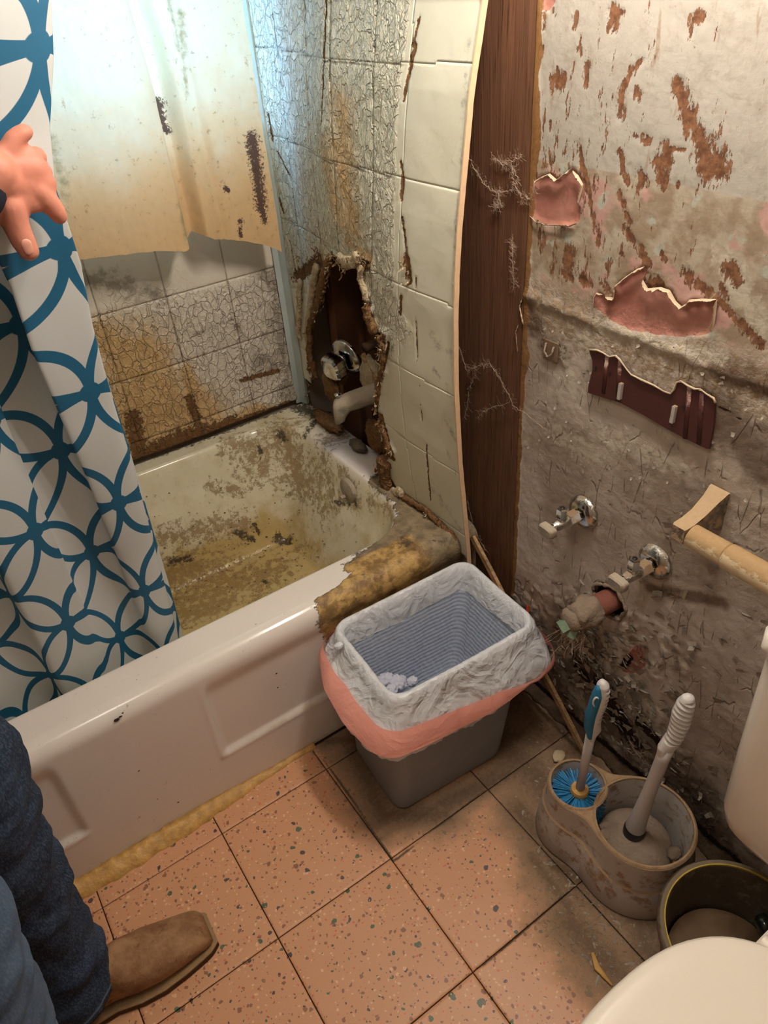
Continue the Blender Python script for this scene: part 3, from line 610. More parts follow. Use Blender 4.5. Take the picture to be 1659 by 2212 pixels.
# ---- brown board beside the panel, stud cavity behind the panel
b_ = box('trim_1', (XW - .002, .2305, 0.0), (XW + .02, .50, ZC), M['board'], None, .001); structure(b_)
cav = structure(box('wall_cavity_back', (.862, .2, 0), (.88, 1.25, ZC), M['dark']))
cav.name = 'wall_end_back'
for (y0, y1) in ((.505, .545), (.93, .965)): box('stud', (.775, y0, 0), (.86, y1, ZC), M['dark'], cav, .002)
box('crosspiece', (.80, .545, .83), (.86, .93, .87), M['dark'], cav, .002)
# ---- the rest of the room (outside the photograph)
structure(box('wall_sky_block', (.85, -1.40, 0), (.87, .2, ZC), M['dark'])).name = 'wall_light_block'  # unseen backing added to stop sky light leaking through the drain hole
structure(box('wall_left', (-.87, -1.35, 0), (-.80, 1.25, ZC), M['room']))
structure(box('wall_front', (-.87, -1.40, 0), (.80, -1.35, ZC), M['room']))
structure(box('ceiling', (-.87, -1.40, ZC), (.90, 1.25, ZC + .05), M['ceil']))
# ---- back wall with the window opening
wb = empty_structure('wall_back', (0, YB + .02, 0))
WX0, WX1, WZ0, WZ1 = .10, .715, 1.13, 1.80
for nm, lo, hi in (('wall_core', (-.87, YB + .012, 0), (.88, YB + .07, WZ0)), ('wall_core', (-.87, YB + .012, WZ1), (.88, YB + .07, ZC)), ('wall_core', (-.87, YB + .012, WZ0), (WX0, YB + .07, WZ1)), ('wall_core', (WX1, YB + .012, WZ0), (.88, YB + .07, WZ1))):
    box(nm, lo, hi, M['room'], wb)
# back tile board, one piece for every square; seams from the photograph
cols = [-.80, -.60, -.4225, -.255, -.0875, .0800, .2475, .4155, .5800, .739]; rows = [.398, .446, .616, .787, .957, 1.128, 1.30, 1.47, 1.64, 1.81, ZC]
def pb(*pts, y=YB):
    out = []
    for (a, b, c, d, wd) in pts:
        p, q = on(a, b, 1, y), on(c, d, 1, y); kk = np.linalg.norm(p - CAM) / F_PX; out.append((p[0], p[2], q[0], q[2], wd * kk * 1.1))
    return out
tanS = pb((220, 740, 300, 760, 40), (280, 800, 340, 900, 80), (320, 900, 420, 900, 55), (400, 800, 420, 880, 16), (420, 930, 560, 890, 18), (240, 860, 320, 990, 40))
goneS = pb((300, 985, 430, 930, 24), (430, 930, 500, 905, 12), (405, 855, 420, 900, 9), (285, 900, 300, 990, 16), (500, 910, 620, 870, 8), (520, 820, 600, 800, 5))
greyS = pb((590, 600, 620, 870, 28), (555, 640, 560, 660, 5), (500, 690, 520, 720, 9), (560, 780, 620, 790, 26), (420, 720, 500, 690, 8), (200, 600, 330, 640, 24))  # greyed strokes below the curtain hem and beside the corner
for i in range(len(cols) - 1):
    for j in range(len(rows) - 1):
        x0, x1, z0, z1 = cols[i], cols[i + 1], rows[j], rows[j + 1]
        if x0 >= WX0 - .03 and z0 >= WZ0 - .03 and z1 <= WZ1 + .02: continue
        fine = x0 > .05 and z1 < 1.2; st = .0045 if fine else .04
        xs = np.linspace(x0, x1, max(3, int((x1 - x0) / st))); zz = np.linspace(z0, z1, max(3, int((z1 - z0) / st)))
        Xg, Zg = np.meshgrid(xs, zz, indexing='ij'); e = np.minimum(np.minimum(Xg - x0, x1 - Xg), np.minimum(Zg - z0, z1 - Zg))
        bul = .012 * np.exp(-((Zg - .52) / .12) ** 2) * np.exp(-((Xg - .36) / .2) ** 2) + .010 * (1 - sstep(Zg, .40, .50))
        craze = .35 + .75 * (1 - sstep(Zg, .66, .84))
        Yg = YB - bul - .0014 * sstep(e, 0, .0025) - .0022 * np.abs(fbm(Xg * 45, Zg * 45, 3)) * craze - .0012 * fbm(Xg * 6, Zg * 6, 1)
        at = dict(craze=craze, tan=paint(Xg, Zg, tanS) * 1.25, gone=paint(Xg, Zg, goneS) * .92, greyed=paint(Xg, Zg, greyS) * .9, groove=1 - sstep(e, .0002, .0018))
        sheet('wall_tile', np.stack([Xg, Yg, Zg], -1), M['tiles'], wb, thick=(0, .004, 0), attrs=at)
# window: casing, sash, glass, sill
win = empty_structure('window_1', ((WX0 + WX1) / 2, YB, WZ0))
for nm, lo, hi in (('window_casing', (WX0 - .02, YB - .012, WZ0 - .03), (WX0 + .02, YB + .05, WZ1 + .03)), ('window_casing', (WX1 - .012, YB - .012, WZ0 - .03), (WX1 + .012, YB + .05, WZ1 + .03)),
                   ('window_casing', (WX0 - .02, YB - .012, WZ1), (WX1 + .012, YB + .05, WZ1 + .035)), ('window_sill', (WX0 - .03, YB - .022, WZ0 - .022), (WX1 + .014, YB + .05, WZ0)),
                   ('meeting_rail', (WX0, YB + .02, 1.47), (WX1, YB + .045, 1.50)), ('sash_stile', (WX0 + .02, YB + .02, WZ0), (WX0 + .045, YB + .045, WZ1)), ('sash_stile', (WX1 - .035, YB + .02, WZ0), (WX1 - .012, YB + .045, WZ1))):
    box(nm, lo, hi, M['frame'], win, .002)
box('glass_pane', (WX0 + .045, YB + .030, WZ0), (WX1 - .035, YB + .034, 1.47), M['glass'], win); box('glass_pane', (WX0 + .045, YB + .030, 1.50), (WX1 - .035, YB + .034, WZ1), M['glass'], win)
# metal corner strip
cs = np.array([(.742, YB - .004), (.716, YB - .006), (.712, YB - .010), (.726, YB - .014), (.730, YB - .030), (.734, YB - .036), (.742, YB - .034)])
R = []
for z in np.linspace(.388, 1.80, 30): R.append([(x + .004 * (1 - sstep(z, .4, .7)) * 0, y, z) for x, y in cs])
st = loft('trim_2', R, M['trim'], angle=30); structure(st)
# ---- warped end panel
def bow(z):
    return np.interp(z, [.29, .36, .48, .6, .76, .9, .98, 1.05, 1.24, 1.354, 1.6, 1.95], [.698, .694, .684, .674, .667, .668, .672, .678, .703, .728, .736, .742])
def xpanel(y, z):
    g = 1 - sstep(y, .50, 1.02); low = 1 - sstep(z, .40, .75)
    b = (XP - bow(z)) * (g * (1 + .10 * np.exp(-((y - .45) / .1) ** 2)))
    x = XP - b - .012 * low * np.exp(-((y - .60) / .12) ** 2)
    x = x - .010 * np.exp(-((y - .74) / .07) ** 2) * sstep(z, .85, 1.0) + .004 * np.sin(z * 9 + 1) * np.exp(-((y - .8) / .1) ** 2)
    return x
def panel_px(px, py):
    d = ray(px, py); t = (.70 - CAM[0]) / d[0]
    for _ in range(25):
        q = CAM + t * d; t = (xpanel(q[1], q[2]) - CAM[0]) / d[0]
    q = CAM + t * d; return (q[1], q[2])
ys = np.arange(.300, 1.1125, .0040); zs = np.concatenate([np.arange(.330, 1.44, .0040), np.linspace(1.46, 1.97, 12)])
Y, Z = np.meshgrid(ys, zs, indexing='ij')
nx_ = fbm(Y * 40, Z * 40, 2.2, 4, .6) * .012; nz_ = fbm(Y * 40, Z * 40, 7.7, 4, .6) * .012
HOLE = [(722,548),(735,566),(745,580),(760,572),(770,560),(785,562),(800,573),(784,590),(790,620),(800,648),(806,690),(818,716),(834,725),(832,740),(826,760),(830,800),(820,840),(817,880),(826,910),(836,950),(850,975),(822,1000),(818,1030),(820,1062),(800,1110),(690,1000),(640,930),(655,880),(662,855),(672,840),(680,800),(672,760),(668,735),(676,700),(686,672),(700,640),(712,600)]
HP = [panel_px(*p) for p in HOLE]
sdh = polysd(Y + nx_ * .6, Z + nz_ * .6, HP)
BOT = [panel_px(*p) for p in ((820,1060),(850,1075),(880,1085),(930,1108),(955,1130),(985,1162),(1012,1240))]
by = np.array([b[0] for b in BOT])[::-1]; bz = np.array([b[1] for b in BOT])[::-1]
zb = np.where(Y < .30, .30, np.interp(Y, by, bz)); zb = np.where(Y > by.max(), .39, np.maximum(zb, .33)) + nx_ * .4
keepP = (sdh < 0) & (Z > zb) & ~((Y > .64) & (Z < .47))
colY = [.30, .465, .565, .705, .83, .985, 1.115]; rowZ = [.40, .57, .745, .915, 1.10, 1.272, 1.45, 1.97]
lineY = lambda y0, z: y0 + .012 * np.sin(z * 6 + y0 * 9) + .03 * (y0 > .5) * (y0 < .9) * (1 - sstep(z, .85, 1.1)) * (1 if y0 > .6 else .6)
gro = np.full(Y.shape, 1e9); cidx = np.zeros(Y.shape, int); ridx = np.zeros(Y.shape, int)
for y0 in colY[1:-1]:
    ly = lineY(y0, Z); d_ = np.abs(Y - ly) + (.004 if y0 in (.465,) else 0); gro = np.minimum(gro, d_); cidx += (Y > ly)
for z0 in rowZ[:-1]:
    lz = z0 + .006 * np.sin(Y * 7 + z0 * 5); d_ = np.abs(Z - lz) + .0022 * (1 - sstep(Y, .42, .50)); gro = np.minimum(gro, d_); ridx += (Z > lz)
def pp(*pts):
    out = []
    for (a, b, c, d, wd) in pts:
        p, q = panel_px(a, b), panel_px(c, d); kk = 1.25 / F_PX; out.append((p[0], p[1], q[0], q[1], wd * kk * 1.2))
    return out
crazeP = np.clip(1.1 * sstep(Y, .46, .52) - .55 * sstep(Y, .86, .95) * 1.0, 0, 1.2) * sstep(Z, .70, .86) + .25 * sstep(Y, .40, .5)
crazeP = np.maximum(crazeP, paint(Y, Z, pp((820, 600, 860, 700, 40))) * .9)
tanP = paint(Y, Z, pp((742, 240, 748, 330, 46), (700, 330, 735, 460, 34), (735, 330, 765, 500, 46), (700, 560, 680, 640, 22), (750, 520, 800, 560, 16), (870, 560, 884, 590, 10), (985, 820, 992, 930, 8)))
greyP = paint(Y, Z, pp((1010, 100, 1000, 300, 12), (1000, 300, 980, 640, 8), (925, 720, 975, 770, 14), (940, 800, 975, 860, 14), (960, 900, 985, 960, 16), (970, 980, 990, 1040, 10), (860, 1070, 985, 1160, 20), (940, 1060, 1000, 1150, 26), (600, 470, 640, 480, 10), (610, 560, 640, 700, 14), (600, 330, 620, 400, 14)))  # greyed strokes on the end panel
goneP = paint(Y, Z, pp((905, 40, 890, 100, 3), (895, 100, 884, 150, 6), (884, 150, 872, 215, 4), (866, 350, 870, 385, 3), (870, 385, 866, 430, 5), (868, 470, 880, 560, 3), (878, 560, 884, 605, 9), (704, 0, 702, 60, 3), (702, 60, 697, 200, 3), (697, 200, 694, 270, 2), (580, 250, 588, 300, 6), (603, 430, 612, 460, 5), (626, 520, 640, 590, 2),
    (600, 330, 626, 380, 3), (640, 600, 690, 560, 16), (690, 560, 706, 600, 12), (700, 600, 676, 700, 14), (665, 700, 668, 800, 12), (866, 640, 864, 680, 4), (905, 820, 912, 910, 1.5), (920, 960, 930, 1080, 2.5), (840, 740, 830, 800, 5), (825, 900, 850, 990, 9), (822, 1000, 860, 1070, 14), (860, 1070, 900, 1090, 8), (898, 600, 900, 780, 1.2)))
goneP = np.maximum(goneP, np.clip(1 + sdh / .020, 0, 1) * .68)
edgeD = np.abs(Y - .300)
X = xpanel(Y, Z) + .0018 * (1 - sstep(gro, 0, .0038)) - .0034 * np.abs(fbm(Y * 42, Z * 34, 6, 4, .6)) * np.clip(crazeP, 0, 1) - .0022 * fbm(Y * 9, Z * 9, 4)
X = X - .012 * np.clip(1 + sdh / .025, 0, 1) ** 2 * (.6 + fbm(Y * 28, Z * 28, 15)) + .0025 * sstep(goneP, .45, .6)
X = X - .008 * (1 - sstep(np.abs(Y - .83 - .02 * fbm(Z * 7, 1, 1)), 0, .03)) * sstep(Z, .7, .8) * (1 - sstep(Z, .93, 1.0))
ep = empty_structure('wall_end_panel', (.70, .7, .36))
cmid = cidx[:-1, :-1]; rmid = ridx[:-1, :-1]; kc = keepP[:-1, :-1]
PT = np.stack([X, Y, Z], -1); grooveP = 1 - sstep(gro, .0005, .0022)
att = dict(craze=crazeP, tan=tanP * .85 + .08, greyed=greyP * .6, gone=goneP, groove=grooveP)
for ci in range(6):
    for ri in range(9):
        kk = kc & (cmid == ci) & (rmid == ri)
        if kk.sum() < 4: continue
        ii = np.where(kk.any(1))[0]; jj = np.where(kk.any(0))[0]; a, b, c, d = ii[0], ii[-1] + 1, jj[0], jj[-1] + 1
        sl = (slice(a, b + 1), slice(c, d + 1))
        sheet('wall_tile', PT[sl], M['panel'], ep, keep=kk[a:b, c:d], thick=(.0045, 0, 0), attrs={q: v[sl] for q, v in att.items()}, flip=True)
# raw front edge of the board
R = []
for i, z in enumerate(np.linspace(.300, 1.97, 120)):
    x = float(xpanel(.30, z)); j = .0016 * float(fbm(z * 60, 0, 1)); R.append([(x - .0035, .3012, z), (x - .0035, .2985 + j, z), (x + .0065, .2980 + j, z), (x + .0075, .3012, z)])
loft('board_edge', R, M['edge'], ep, angle=30)
# torn rims of the hole: built up, folded layers of rotten board
def torn(name, pxs, r, mat, seed, amp=.6, off=-.006):
    P = [];
    for p in pxs: q = panel_px(*p); P.append((float(xpanel(q[0], q[1])) + off, q[0], q[1]))
    P = np.array(P); L = np.concatenate([[0], np.cumsum(np.linalg.norm(np.diff(P, axis=0), axis=1))]); n = max(8, int(L[-1] / .0018)); t_ = np.linspace(0, L[-1], n)
    Q = np.stack([np.interp(t_, L, P[:, k]) for k in range(3)], -1); N = 22; rings = []
    rg = ringsalong(Q, [(r, r * .62)] * n, N, up=(1, 0, 0))
    A = np.array(rg); c = A.mean(1, keepdims=True); f = 1 + amp * (fbm(A[..., 0] * 90 + seed, A[..., 1] * 90, A[..., 2] * 45, 4, .7) * 1.5 + .6 * np.abs(fbm(A[..., 0] * 260 + seed, A[..., 1] * 260, A[..., 2] * 150, 3, .7)))[..., None]
    taper = np.minimum(1, np.minimum(np.arange(n), np.arange(n)[::-1]) / 5 + .25)[:, None, None]
    A = c + (A - c) * f * taper; return loft(name, [list(x) for x in A], mat, ep)
torn('torn_rim', [(718,556),(706,590),(694,640),(680,680),(668,720)], .010, M['torn'], 1)
torn('torn_rim', [(690,570),(680,620),(672,680),(664,730)], .010, M['tornlight'], 2)
torn('torn_rim', [(712,566),(700,600),(690,640)], .008, M['torn'], 12)
torn('torn_rim', [(674,720),(672,760),(682,800),(690,815)], .010, M['torn'], 3)
torn('torn_rim', [(786,572),(784,600),(794,630),(800,652)], .009, M['tornlight'], 4)
torn('torn_rim', [(798,655),(802,680),(808,700),(818,718)], .014, M['torn'], 5)
torn('torn_rim', [(820,722),(832,745),(830,790),(822,830),(818,870)], .006, M['torn'], 6, .9)
torn('torn_rim', [(828,915),(842,960),(850,985)], .008, M['torn'], 7)
torn('torn_rim', [(832,985),(836,1020),(840,1052)], .020, M['torn'], 8)
torn('torn_rim', [(838,1058),(870,1070),(920,1098),(960,1135),(990,1165)], .008, M['torn'], 9, .8)
torn('torn_rim', [(820,1050),(850,1062),(875,1062)], .012, M['tornlight'], 10)
torn('torn_flap', [(735,552),(748,566),(765,566),(778,552)], .012, M['tornlight'], 11, .5, -.003)
torn('torn_rim', [(652,600),(650,660),(648,720),(655,735)], .008, M['tornlight'], 13, .7)
# ragged fibres and flakes all along the torn edge (nobody could count them)
rn = random.Random(12); VV = []; FF = []
HPn = np.array(HP + [HP[0]]); extra = [panel_px(*p) for p in ((640, 600), (650, 560), (668, 560), (655, 680), (652, 640), (690, 545), (884, 600), (880, 575))] + BOT
for i in range(620):
    k = rn.randrange(len(HP)); t_ = rn.random(); c = HPn[k] * (1 - t_) + HPn[k + 1] * t_
    if i % 4 == 0: c = np.array(rn.choice(extra))
    c = c + np.array([rn.gauss(0, .005), rn.gauss(0, .006)])
    if c[1] < .40 and i % 4: continue
    x0 = float(xpanel(c[0], c[1])) - rn.uniform(.001, .012); l = rn.uniform(.004, .016); w_ = rn.uniform(.002, .008); a = rn.gauss(1.5, .6) * rn.choice((1, -1)); cu = rn.uniform(.4, 1.9); b = len(VV)
    for q in range(3):
        s = q / 2 * cu; o_ = l * (1 - math.cos(s)) / cu * rn.choice((1, .6)); al = l * math.sin(s) / cu
        for r_ in (-.5, 0, .5):
            w2 = r_ * w_ * (1 - .4 * q / 2) * rn.uniform(.6, 1.2); VV.append((x0 - o_ + rn.uniform(-.0008, .0008), c[0] + math.cos(a) * al - math.sin(a) * w2, c[1] + math.sin(a) * al + math.cos(a) * w2))
    for q in range(2):
        for r_ in range(2): z_ = b + q * 3 + r_; FF.append((z_, z_ + 1, z_ + 4, z_ + 3))
h_ = len(FF) // 2
mk('torn_fibres', VV, FF[:h_], M['torn'], ep, False, kind='stuff'); mk('enamel_flakes', VV, FF[h_:], M['tornlight'], ep, False, kind='stuff')
# ================================================================== BATHTUB
xs = np.concatenate([np.arange(-.795, -.35, .02), np.arange(-.35, .742, .0042), [.7435]])
ap = np.concatenate([np.linspace(0.0, H - .034, 74)])
arc = np.linspace(0, PI / 2, 9)[1:]
yt = np.concatenate([np.arange(.353 + .004, 1.10, .0042), [1.104]])
def tub_z(x, y):
    cx, cy = (-.70 + .648) / 2, (.432 + 1.05) / 2; hx, hy = (.648 + .70) / 2, (1.05 - .432) / 2; r = .13
    qx, qy = np.abs(x - cx) - hx + r, np.abs(y - cy) - hy + r
    sd_ = -(np.hypot(np.maximum(qx, 0), np.maximum(qy, 0)) + np.minimum(np.maximum(qx, qy), 0) - r)
    rightish = sstep(x, .3, .55)
    pr = .26 * sstep(sd_, -.010, .030) + .74 * sstep(sd_, .012 - .006 * rightish, .125)
    z = H - (H - .072) * pr; z = z + .006 * (1 - sstep(sd_, .1, .3)) * 0
    return z + .0035 * sstep(y, .30, .36) * 0, sd_
P = np.zeros((len(xs), len(ap) + len(arc) + len(yt), 3)); SD = np.full(P.shape[:2], -.1)
Xa, Za = np.meshgrid(xs, ap, indexing='ij')
fadeT = 1 - sstep(Za, .300, .345)
recR = sstep(Xa, .060, .078) * sstep(Za, .118, .138) * fadeT
recL = (1 - sstep(Xa, -.228, -.210)) * sstep(Za, .118, .138) * fadeT
rib = np.exp(-((Xa - .066) / .008) ** 2) * sstep(Za, .118, .135) * (1 - sstep(Za, .32, .35)) * .0022 + np.exp(-((Za - .126) / .007) ** 2) * (Xa > .06) * .0026
rib += np.exp(-((Za - .126) / .007) ** 2) * (Xa < -.215) * .0026
Ya = YF + .0085 * np.maximum(recR, recL) - rib + .010 * sstep(Za, 0, H - .03) * 0
na = len(ap); P[:, :na, 0] = Xa; P[:, :na, 1] = Ya; P[:, :na, 2] = Za
for k, a in enumerate(arc):
    P[:, na + k, 0] = xs; P[:, na + k, 1] = YF + .034 * (1 - math.cos(a)); P[:, na + k, 2] = H - .034 + .034 * math.sin(a)
Xt, Yt = np.meshgrid(xs, yt, indexing='ij'); Zt, sdt = tub_z(Xt, Yt)
P[:, na + len(arc):, 0] = Xt; P[:, na + len(arc):, 1] = Yt; P[:, na + len(arc):, 2] = Zt; SD[:, na + len(arc):] = sdt
X, Y, Z = P[..., 0], P[..., 1], P[..., 2]
def tubpx(px, py):
    """where a place of the photograph lies on the enamel"""
    d = ray(px, py); t = .6
    for _ in range(900):
        q = CAM + t * d
        zz = float(tub_z(q[0], q[1])[0]) if q[1] > YF + .02 else (H if q[1] > YF else -1)
        if q[2] <= zz: break
        t += .0025
    return q
def strokes3(pts):
    out = []
    for (a, b, c, d, wd) in pts: out.append((tubpx(a, b), tubpx(c, d), wd * 1.45 / F_PX * 1.15))
    return out
def paint3(st):
    m = np.zeros(X.shape)
    for a, b, r in st:
        dv = b - a; L2 = max(dv @ dv, 1e-9); t = np.clip(((X - a[0]) * dv[0] + (Y - a[1]) * dv[1] + (Z - a[2]) * dv[2]) / L2, 0, 1)
        m = np.maximum(m, np.clip(1 - np.sqrt((X - a[0] - t * dv[0]) ** 2 + (Y - a[1] - t * dv[1]) ** 2 + (Z - a[2] - t * dv[2]) ** 2) / (2 * r), 0, 1))
    return m
inside = sstep(SD, -.012, .004)
inside = np.maximum(inside, sstep(Y, .86, .98)); yellow = inside * np.clip(.25 + .9 * (1 - sstep(Z, .08, .22)), 0, 1); yellow = np.maximum(yellow, inside * sstep(X, .48, .62) * .35)
brown = paint3(strokes3([(610, 940, 640, 1010, 60), (540, 1000, 690, 1040, 50), (640, 1030, 700, 1100, 55), (700, 960, 720, 1100, 26), (500, 960, 560, 970, 30), (450, 1050, 520, 1060, 16), (360, 1160, 520, 1130, 30), (380, 1240, 560, 1250, 70), (400, 1300, 600, 1230, 50), (520, 1150, 700, 1140, 18), (820, 1050, 850, 1120, 26), (800, 1080, 830, 1170, 16), (740, 1010, 770, 1080, 24), (380, 1330, 480, 1300, 50), (650, 1180, 700, 1200, 20)])) * .95
brown = brown * .78 * inside + .10 * inside
brown = np.maximum(brown, (1 - inside) * sstep(Y, .75, .9) * (.42 + .4 * sstep(X, .40, .62)))
gunk = paint3(strokes3([(850, 1150, 940, 1120, 52), (800, 1200, 860, 1160, 26), (760, 1225, 800, 1200, 16), (900, 1180, 1000, 1180, 60), (880, 1100, 990, 1150, 40)]))
outer = np.clip((X - .345 - .045 * fbm(X * 16, Y * 16 + Z * 16, 5)) / .08 + .5, 0, 1) * sstep(Z, .20, .30) * (Y < .42)
innerlim = sstep(X - (.40 + (Y - .36) * 2.6), -.015, .03)
gunk = np.maximum(gunk * (1 - inside), outer * np.where(Y < .352, 1, innerlim)); gunk = np.maximum(gunk, sstep(X, .640, .665) * (1 - sstep(Y, .60, .70)) * .9)
gunk = np.maximum(gunk, .58 * sstep(X, .50, .60) * (Y < .36) * (1 - sstep(Z, .25, .34)) * 0)
mould = paint3(strokes3([(600, 1165, 625, 1170, 13), (600, 1160, 606, 1175, 12), (510, 1150, 545, 1165, 10), (545, 1130, 560, 1150, 6), (365, 1215, 410, 1205, 9), (605, 935, 612, 945, 14), (640, 880, 700, 900, 26), (570, 1255, 576, 1260, 7), (690, 900, 660, 940, 10), (720, 1085, 770, 1090, 6), (560, 965, 565, 985, 6)])) * 1.05
gold = (Y < .40) * (1 - sstep(X, .56, .66)) * 1.0; gold = np.maximum(gold, .25 * sstep(fbm(X * 20, Y * 20), 0, .3))
mould = np.maximum(mould, sstep(Y, 1.085, 1.104) * .62 * sstep(X, .15, .3)); mould = np.maximum(mould, sstep(X, .68, .72) * sstep(Y, .86, .95) * .8)
pq = [on(a, b, 1, YF) for (a, b) in ((252, 1555), (260, 1548), (265, 1540), (300, 1665), (385, 1733), (597, 1455), (600, 1485), (340, 1726))]
chip = np.zeros(X.shape)
for q, r in zip(pq, (.0042, .0024, .0016, .0014, .0018, .0018, .0015, .001)): chip = np.maximum(chip, np.clip(1 - np.sqrt((X - q[0]) ** 2 + (Z - q[2]) ** 2 + (Y - q[1]) ** 2) / (2 * r), 0, 1) * (Y < .36))
wet = inside * (1 - sstep(Z, .075, .10)); white = sstep(X, .50, .60) * inside
brown = brown * (1 - .75 * white * (1 - sstep(Z, .1, .3)) * sstep(.95 - Y, 0, .1)); yellow = yellow * (1 - .7 * white * (1 - sstep(Z, .08, .25)))
yellow = np.maximum(yellow, .45 * (Y < .36) * np.exp(-((Z - .126) / .008) ** 2) * (X > .06)); yellow = np.maximum(yellow, .5 * (Y < .36) * (1 - sstep(Z, .0, .02)))
tub = thing('bathtub', 'white enamelled bathtub with brown stained inside and gunk on the rim corner', 'bathtub', (-.02, .72, 0))
sheet('tub_shell', P, M['tub'], tub, attrs=dict(inside=inside, yellow=yellow, brown=brown, gunk=gunk, mould=mould, chip=chip, wet=wet, gold=gold))
for i, (q, r) in enumerate(zip(pq, (.0042, .0024, .0016, .0014, .0018, .0018, .0015, .001))):
    blob('enamel_chip', (q[0], YF + .0004 - .0006, q[2]), (r * 1.3, .0007, r), M['black'], tub, .5, 2.5, i, 2)
# overflow plate and drain in the basin
oc = tubpx(755, 1060); ox = float(oc[0]) - .004
lathe('overflow_plate', [(.0, -.010), (.020, -.009), (.033, -.004), (.036, .002), (.036, .006)], M['spout'], (ox, oc[1], oc[2]), 0, tub, 28, label='corroded round overflow plate')
lathe('overflow_lever', [(.005, -.022), (.006, -.010)], M['spout'], (ox, oc[1] + .004, oc[2] - .014), 0, tub, 10)
dc = tubpx(700, 1250); lathe('tub_drain', [(.022, .0), (.024, .003), (.018, .0035), (.012, .001)], M['spout'], (.53, .73, .0735), 2, tub, 24)
# wet film and bits lying in the basin
wf = []
rn = random.Random(9); VV = []; FF = []
for i in range(260):
    x, y = rn.uniform(.10, .56), rn.gauss(.93, .05)
    if rn.random() < .5: x, y = rn.uniform(.15, .60), rn.uniform(.60, .98)
    z = float(tub_z(x, y)[0]); r = rn.uniform(.0012, .0045); b = len(VV); a0 = rn.uniform(0, 6)
    for k in range(5): a = a0 + k * 1.257; q = r * rn.uniform(.5, 1.2); VV.append((x + q * math.cos(a), y + q * math.sin(a), z + .0005))
    VV.append((x, y, z + r * .8))
    for k in range(5): FF.append((b + k, b + (k + 1) % 5, b + 5))
o = mk('paint_crumbs', VV, FF, M['dirty_plaster'], None, True, kind='stuff'); tag(o, 'crumbs of fallen paint lying on the tub bottom', 'debris')
# caulk bead along the foot of the apron, curb rim on the floor
R = []
for i, x in enumerate(np.linspace(-.79, .26, 210)):
    w_ = .034 * (1 - .65 * float(sstep(x, -.1, .22))) * (1 + .35 * float(fbm(x * 22, 1, 1))); h_ = .019 * (1 - .65 * float(sstep(x, -.05, .2))) * (1 + .4 * float(fbm(x * 30, 4, 1)))
    R.append([(x, .3225, -.002), (x, .3225, h_ * 1.15), (x, .3225 - w_ * .35, h_ * .95), (x, .3225 - w_ * .75, h_ * .5), (x, .3225 - w_, 0.0), (x, .3225 - w_, -.002)])
cb = loft('caulk_bead', R, M['caulk'], None); tag(cb, 'yellowed ragged caulk bead along the foot of the bathtub', 'caulk')
# ------------------------------------------------------------------ tub spout, valve handle, things in the hole
sp = thing('tub_spout', 'dull corroded tub spout poking out of the broken wall', 'faucet', (.74, .70, .55))
s0 = np.array([.765, .672, .588]); s1_ = np.array([.648, .757, .545]); sd_ = s1_ - s0; sl_ = np.linalg.norm(sd_); sd_ /= sl_; sh_ = np.cross([0, 0, 1.], sd_); sh_ /= np.linalg.norm(sh_)
R = []
for t, top_, bot_, hw in ((0, .026, .026, .026), (.30, .0265, .0265, .0262), (.55, .0255, .025, .0255), (.72, .0245, .0245, .025), (.78, .024, .030, .0245), (.83, .0225, .044, .024), (.93, .020, .047, .0235), (.98, .016, .046, .021), (1.0, .010, .042, .016)):
    c = s0 + sd_ * sl_ * t; ring = []
    for k in range(32):
        a = 2 * PI * k / 32; ca_, sa_ = math.cos(a), math.sin(a); p_ = 1 if t < .75 or sa_ > 0 else .55
        ring.append(c + sh_ * hw * math.copysign(abs(ca_) ** p_, ca_) + np.array([0, 0, 1.]) * (top_ * sa_ if sa_ > 0 else bot_ * math.copysign(abs(sa_) ** p_, sa_)))
    R.append(ring)
loft('spout_body', R, M['spout'], sp, angle=50)
tube('spout_collar', [s0 + sd_ * q for q in (-.012, .002, .030, .034)], [.027, .0278, .0278, .0265], M['pail'], sp, 24)
kc_ = s0 + sd_ * sl_ * .90 + [0, 0, .018]; lathe('diverter_knob', [(.003, -.004), (.003, .006), (.0085, .007), (.009, .012), (.006, .014)], M['shiny'], tuple(kc_), 2, sp, 16)
hv = thing('shower_valve', 'square clear chrome shower valve handle inside the hole', 'faucet', (.76, .78, .66))
hc = on(733, 784, 0, .715); ax = np.array([-.95, -.18, -.20]); ax /= np.linalg.norm(ax)
tube('escutcheon', [hc - ax * .030, hc - ax * .022, hc - ax * .014], [.050, .048, .026], M['chrome'], hv, 32)
tube('valve_stem', [hc - ax * .022, hc - ax * .004], [.012, .012], M['chrome'], hv, 16)
s_, t_ = frame(ax); R = []
for (d, k) in ((-.006, .023), (.0, .029), (.010, .032), (.030, .031), (.036, .026), (.037, .014)):
    ring = []
    for q in range(48):
        a = 2 * PI * q / 48; f = (abs(math.cos(a)) ** 4 + abs(math.sin(a)) ** 4) ** -.25; rr = k * f * (1 - .05 * (1 + math.cos(16 * a)) * .5); ring.append(hc + ax * d + s_ * math.cos(a) * rr + t_ * math.sin(a) * rr)
    R.append(ring)
loft('handle_knob', R, M['shiny'], hv, angle=30, label='faceted chrome knob')
c1 = panel_px(795, 800)
sh = thing('wood_shim', 'pale split wood shim standing beside the valve in the hole', 'wood scrap', (.74, .66, .62))
pA, pB = on(783, 765, 0, .745), on(818, 838, 0, .745)
tube('shim_body', [pA, (pA + pB) / 2 + [.001, 0, 0], pB], [(.011, .005)] * 3, M['lath'], sh, 4, (1, 0, 0), ang0=PI / 4, angle=20, smooth=False)
pl_ = thing('supply_pipe', 'old brown supply pipe running up inside the broken wall', 'pipe', (.80, .78, .4))
tube('pipe_run', [(.80, .775, .38), (.80, .775, 1.2)], [.009, .009], M['copperpipe'], pl_, 14)
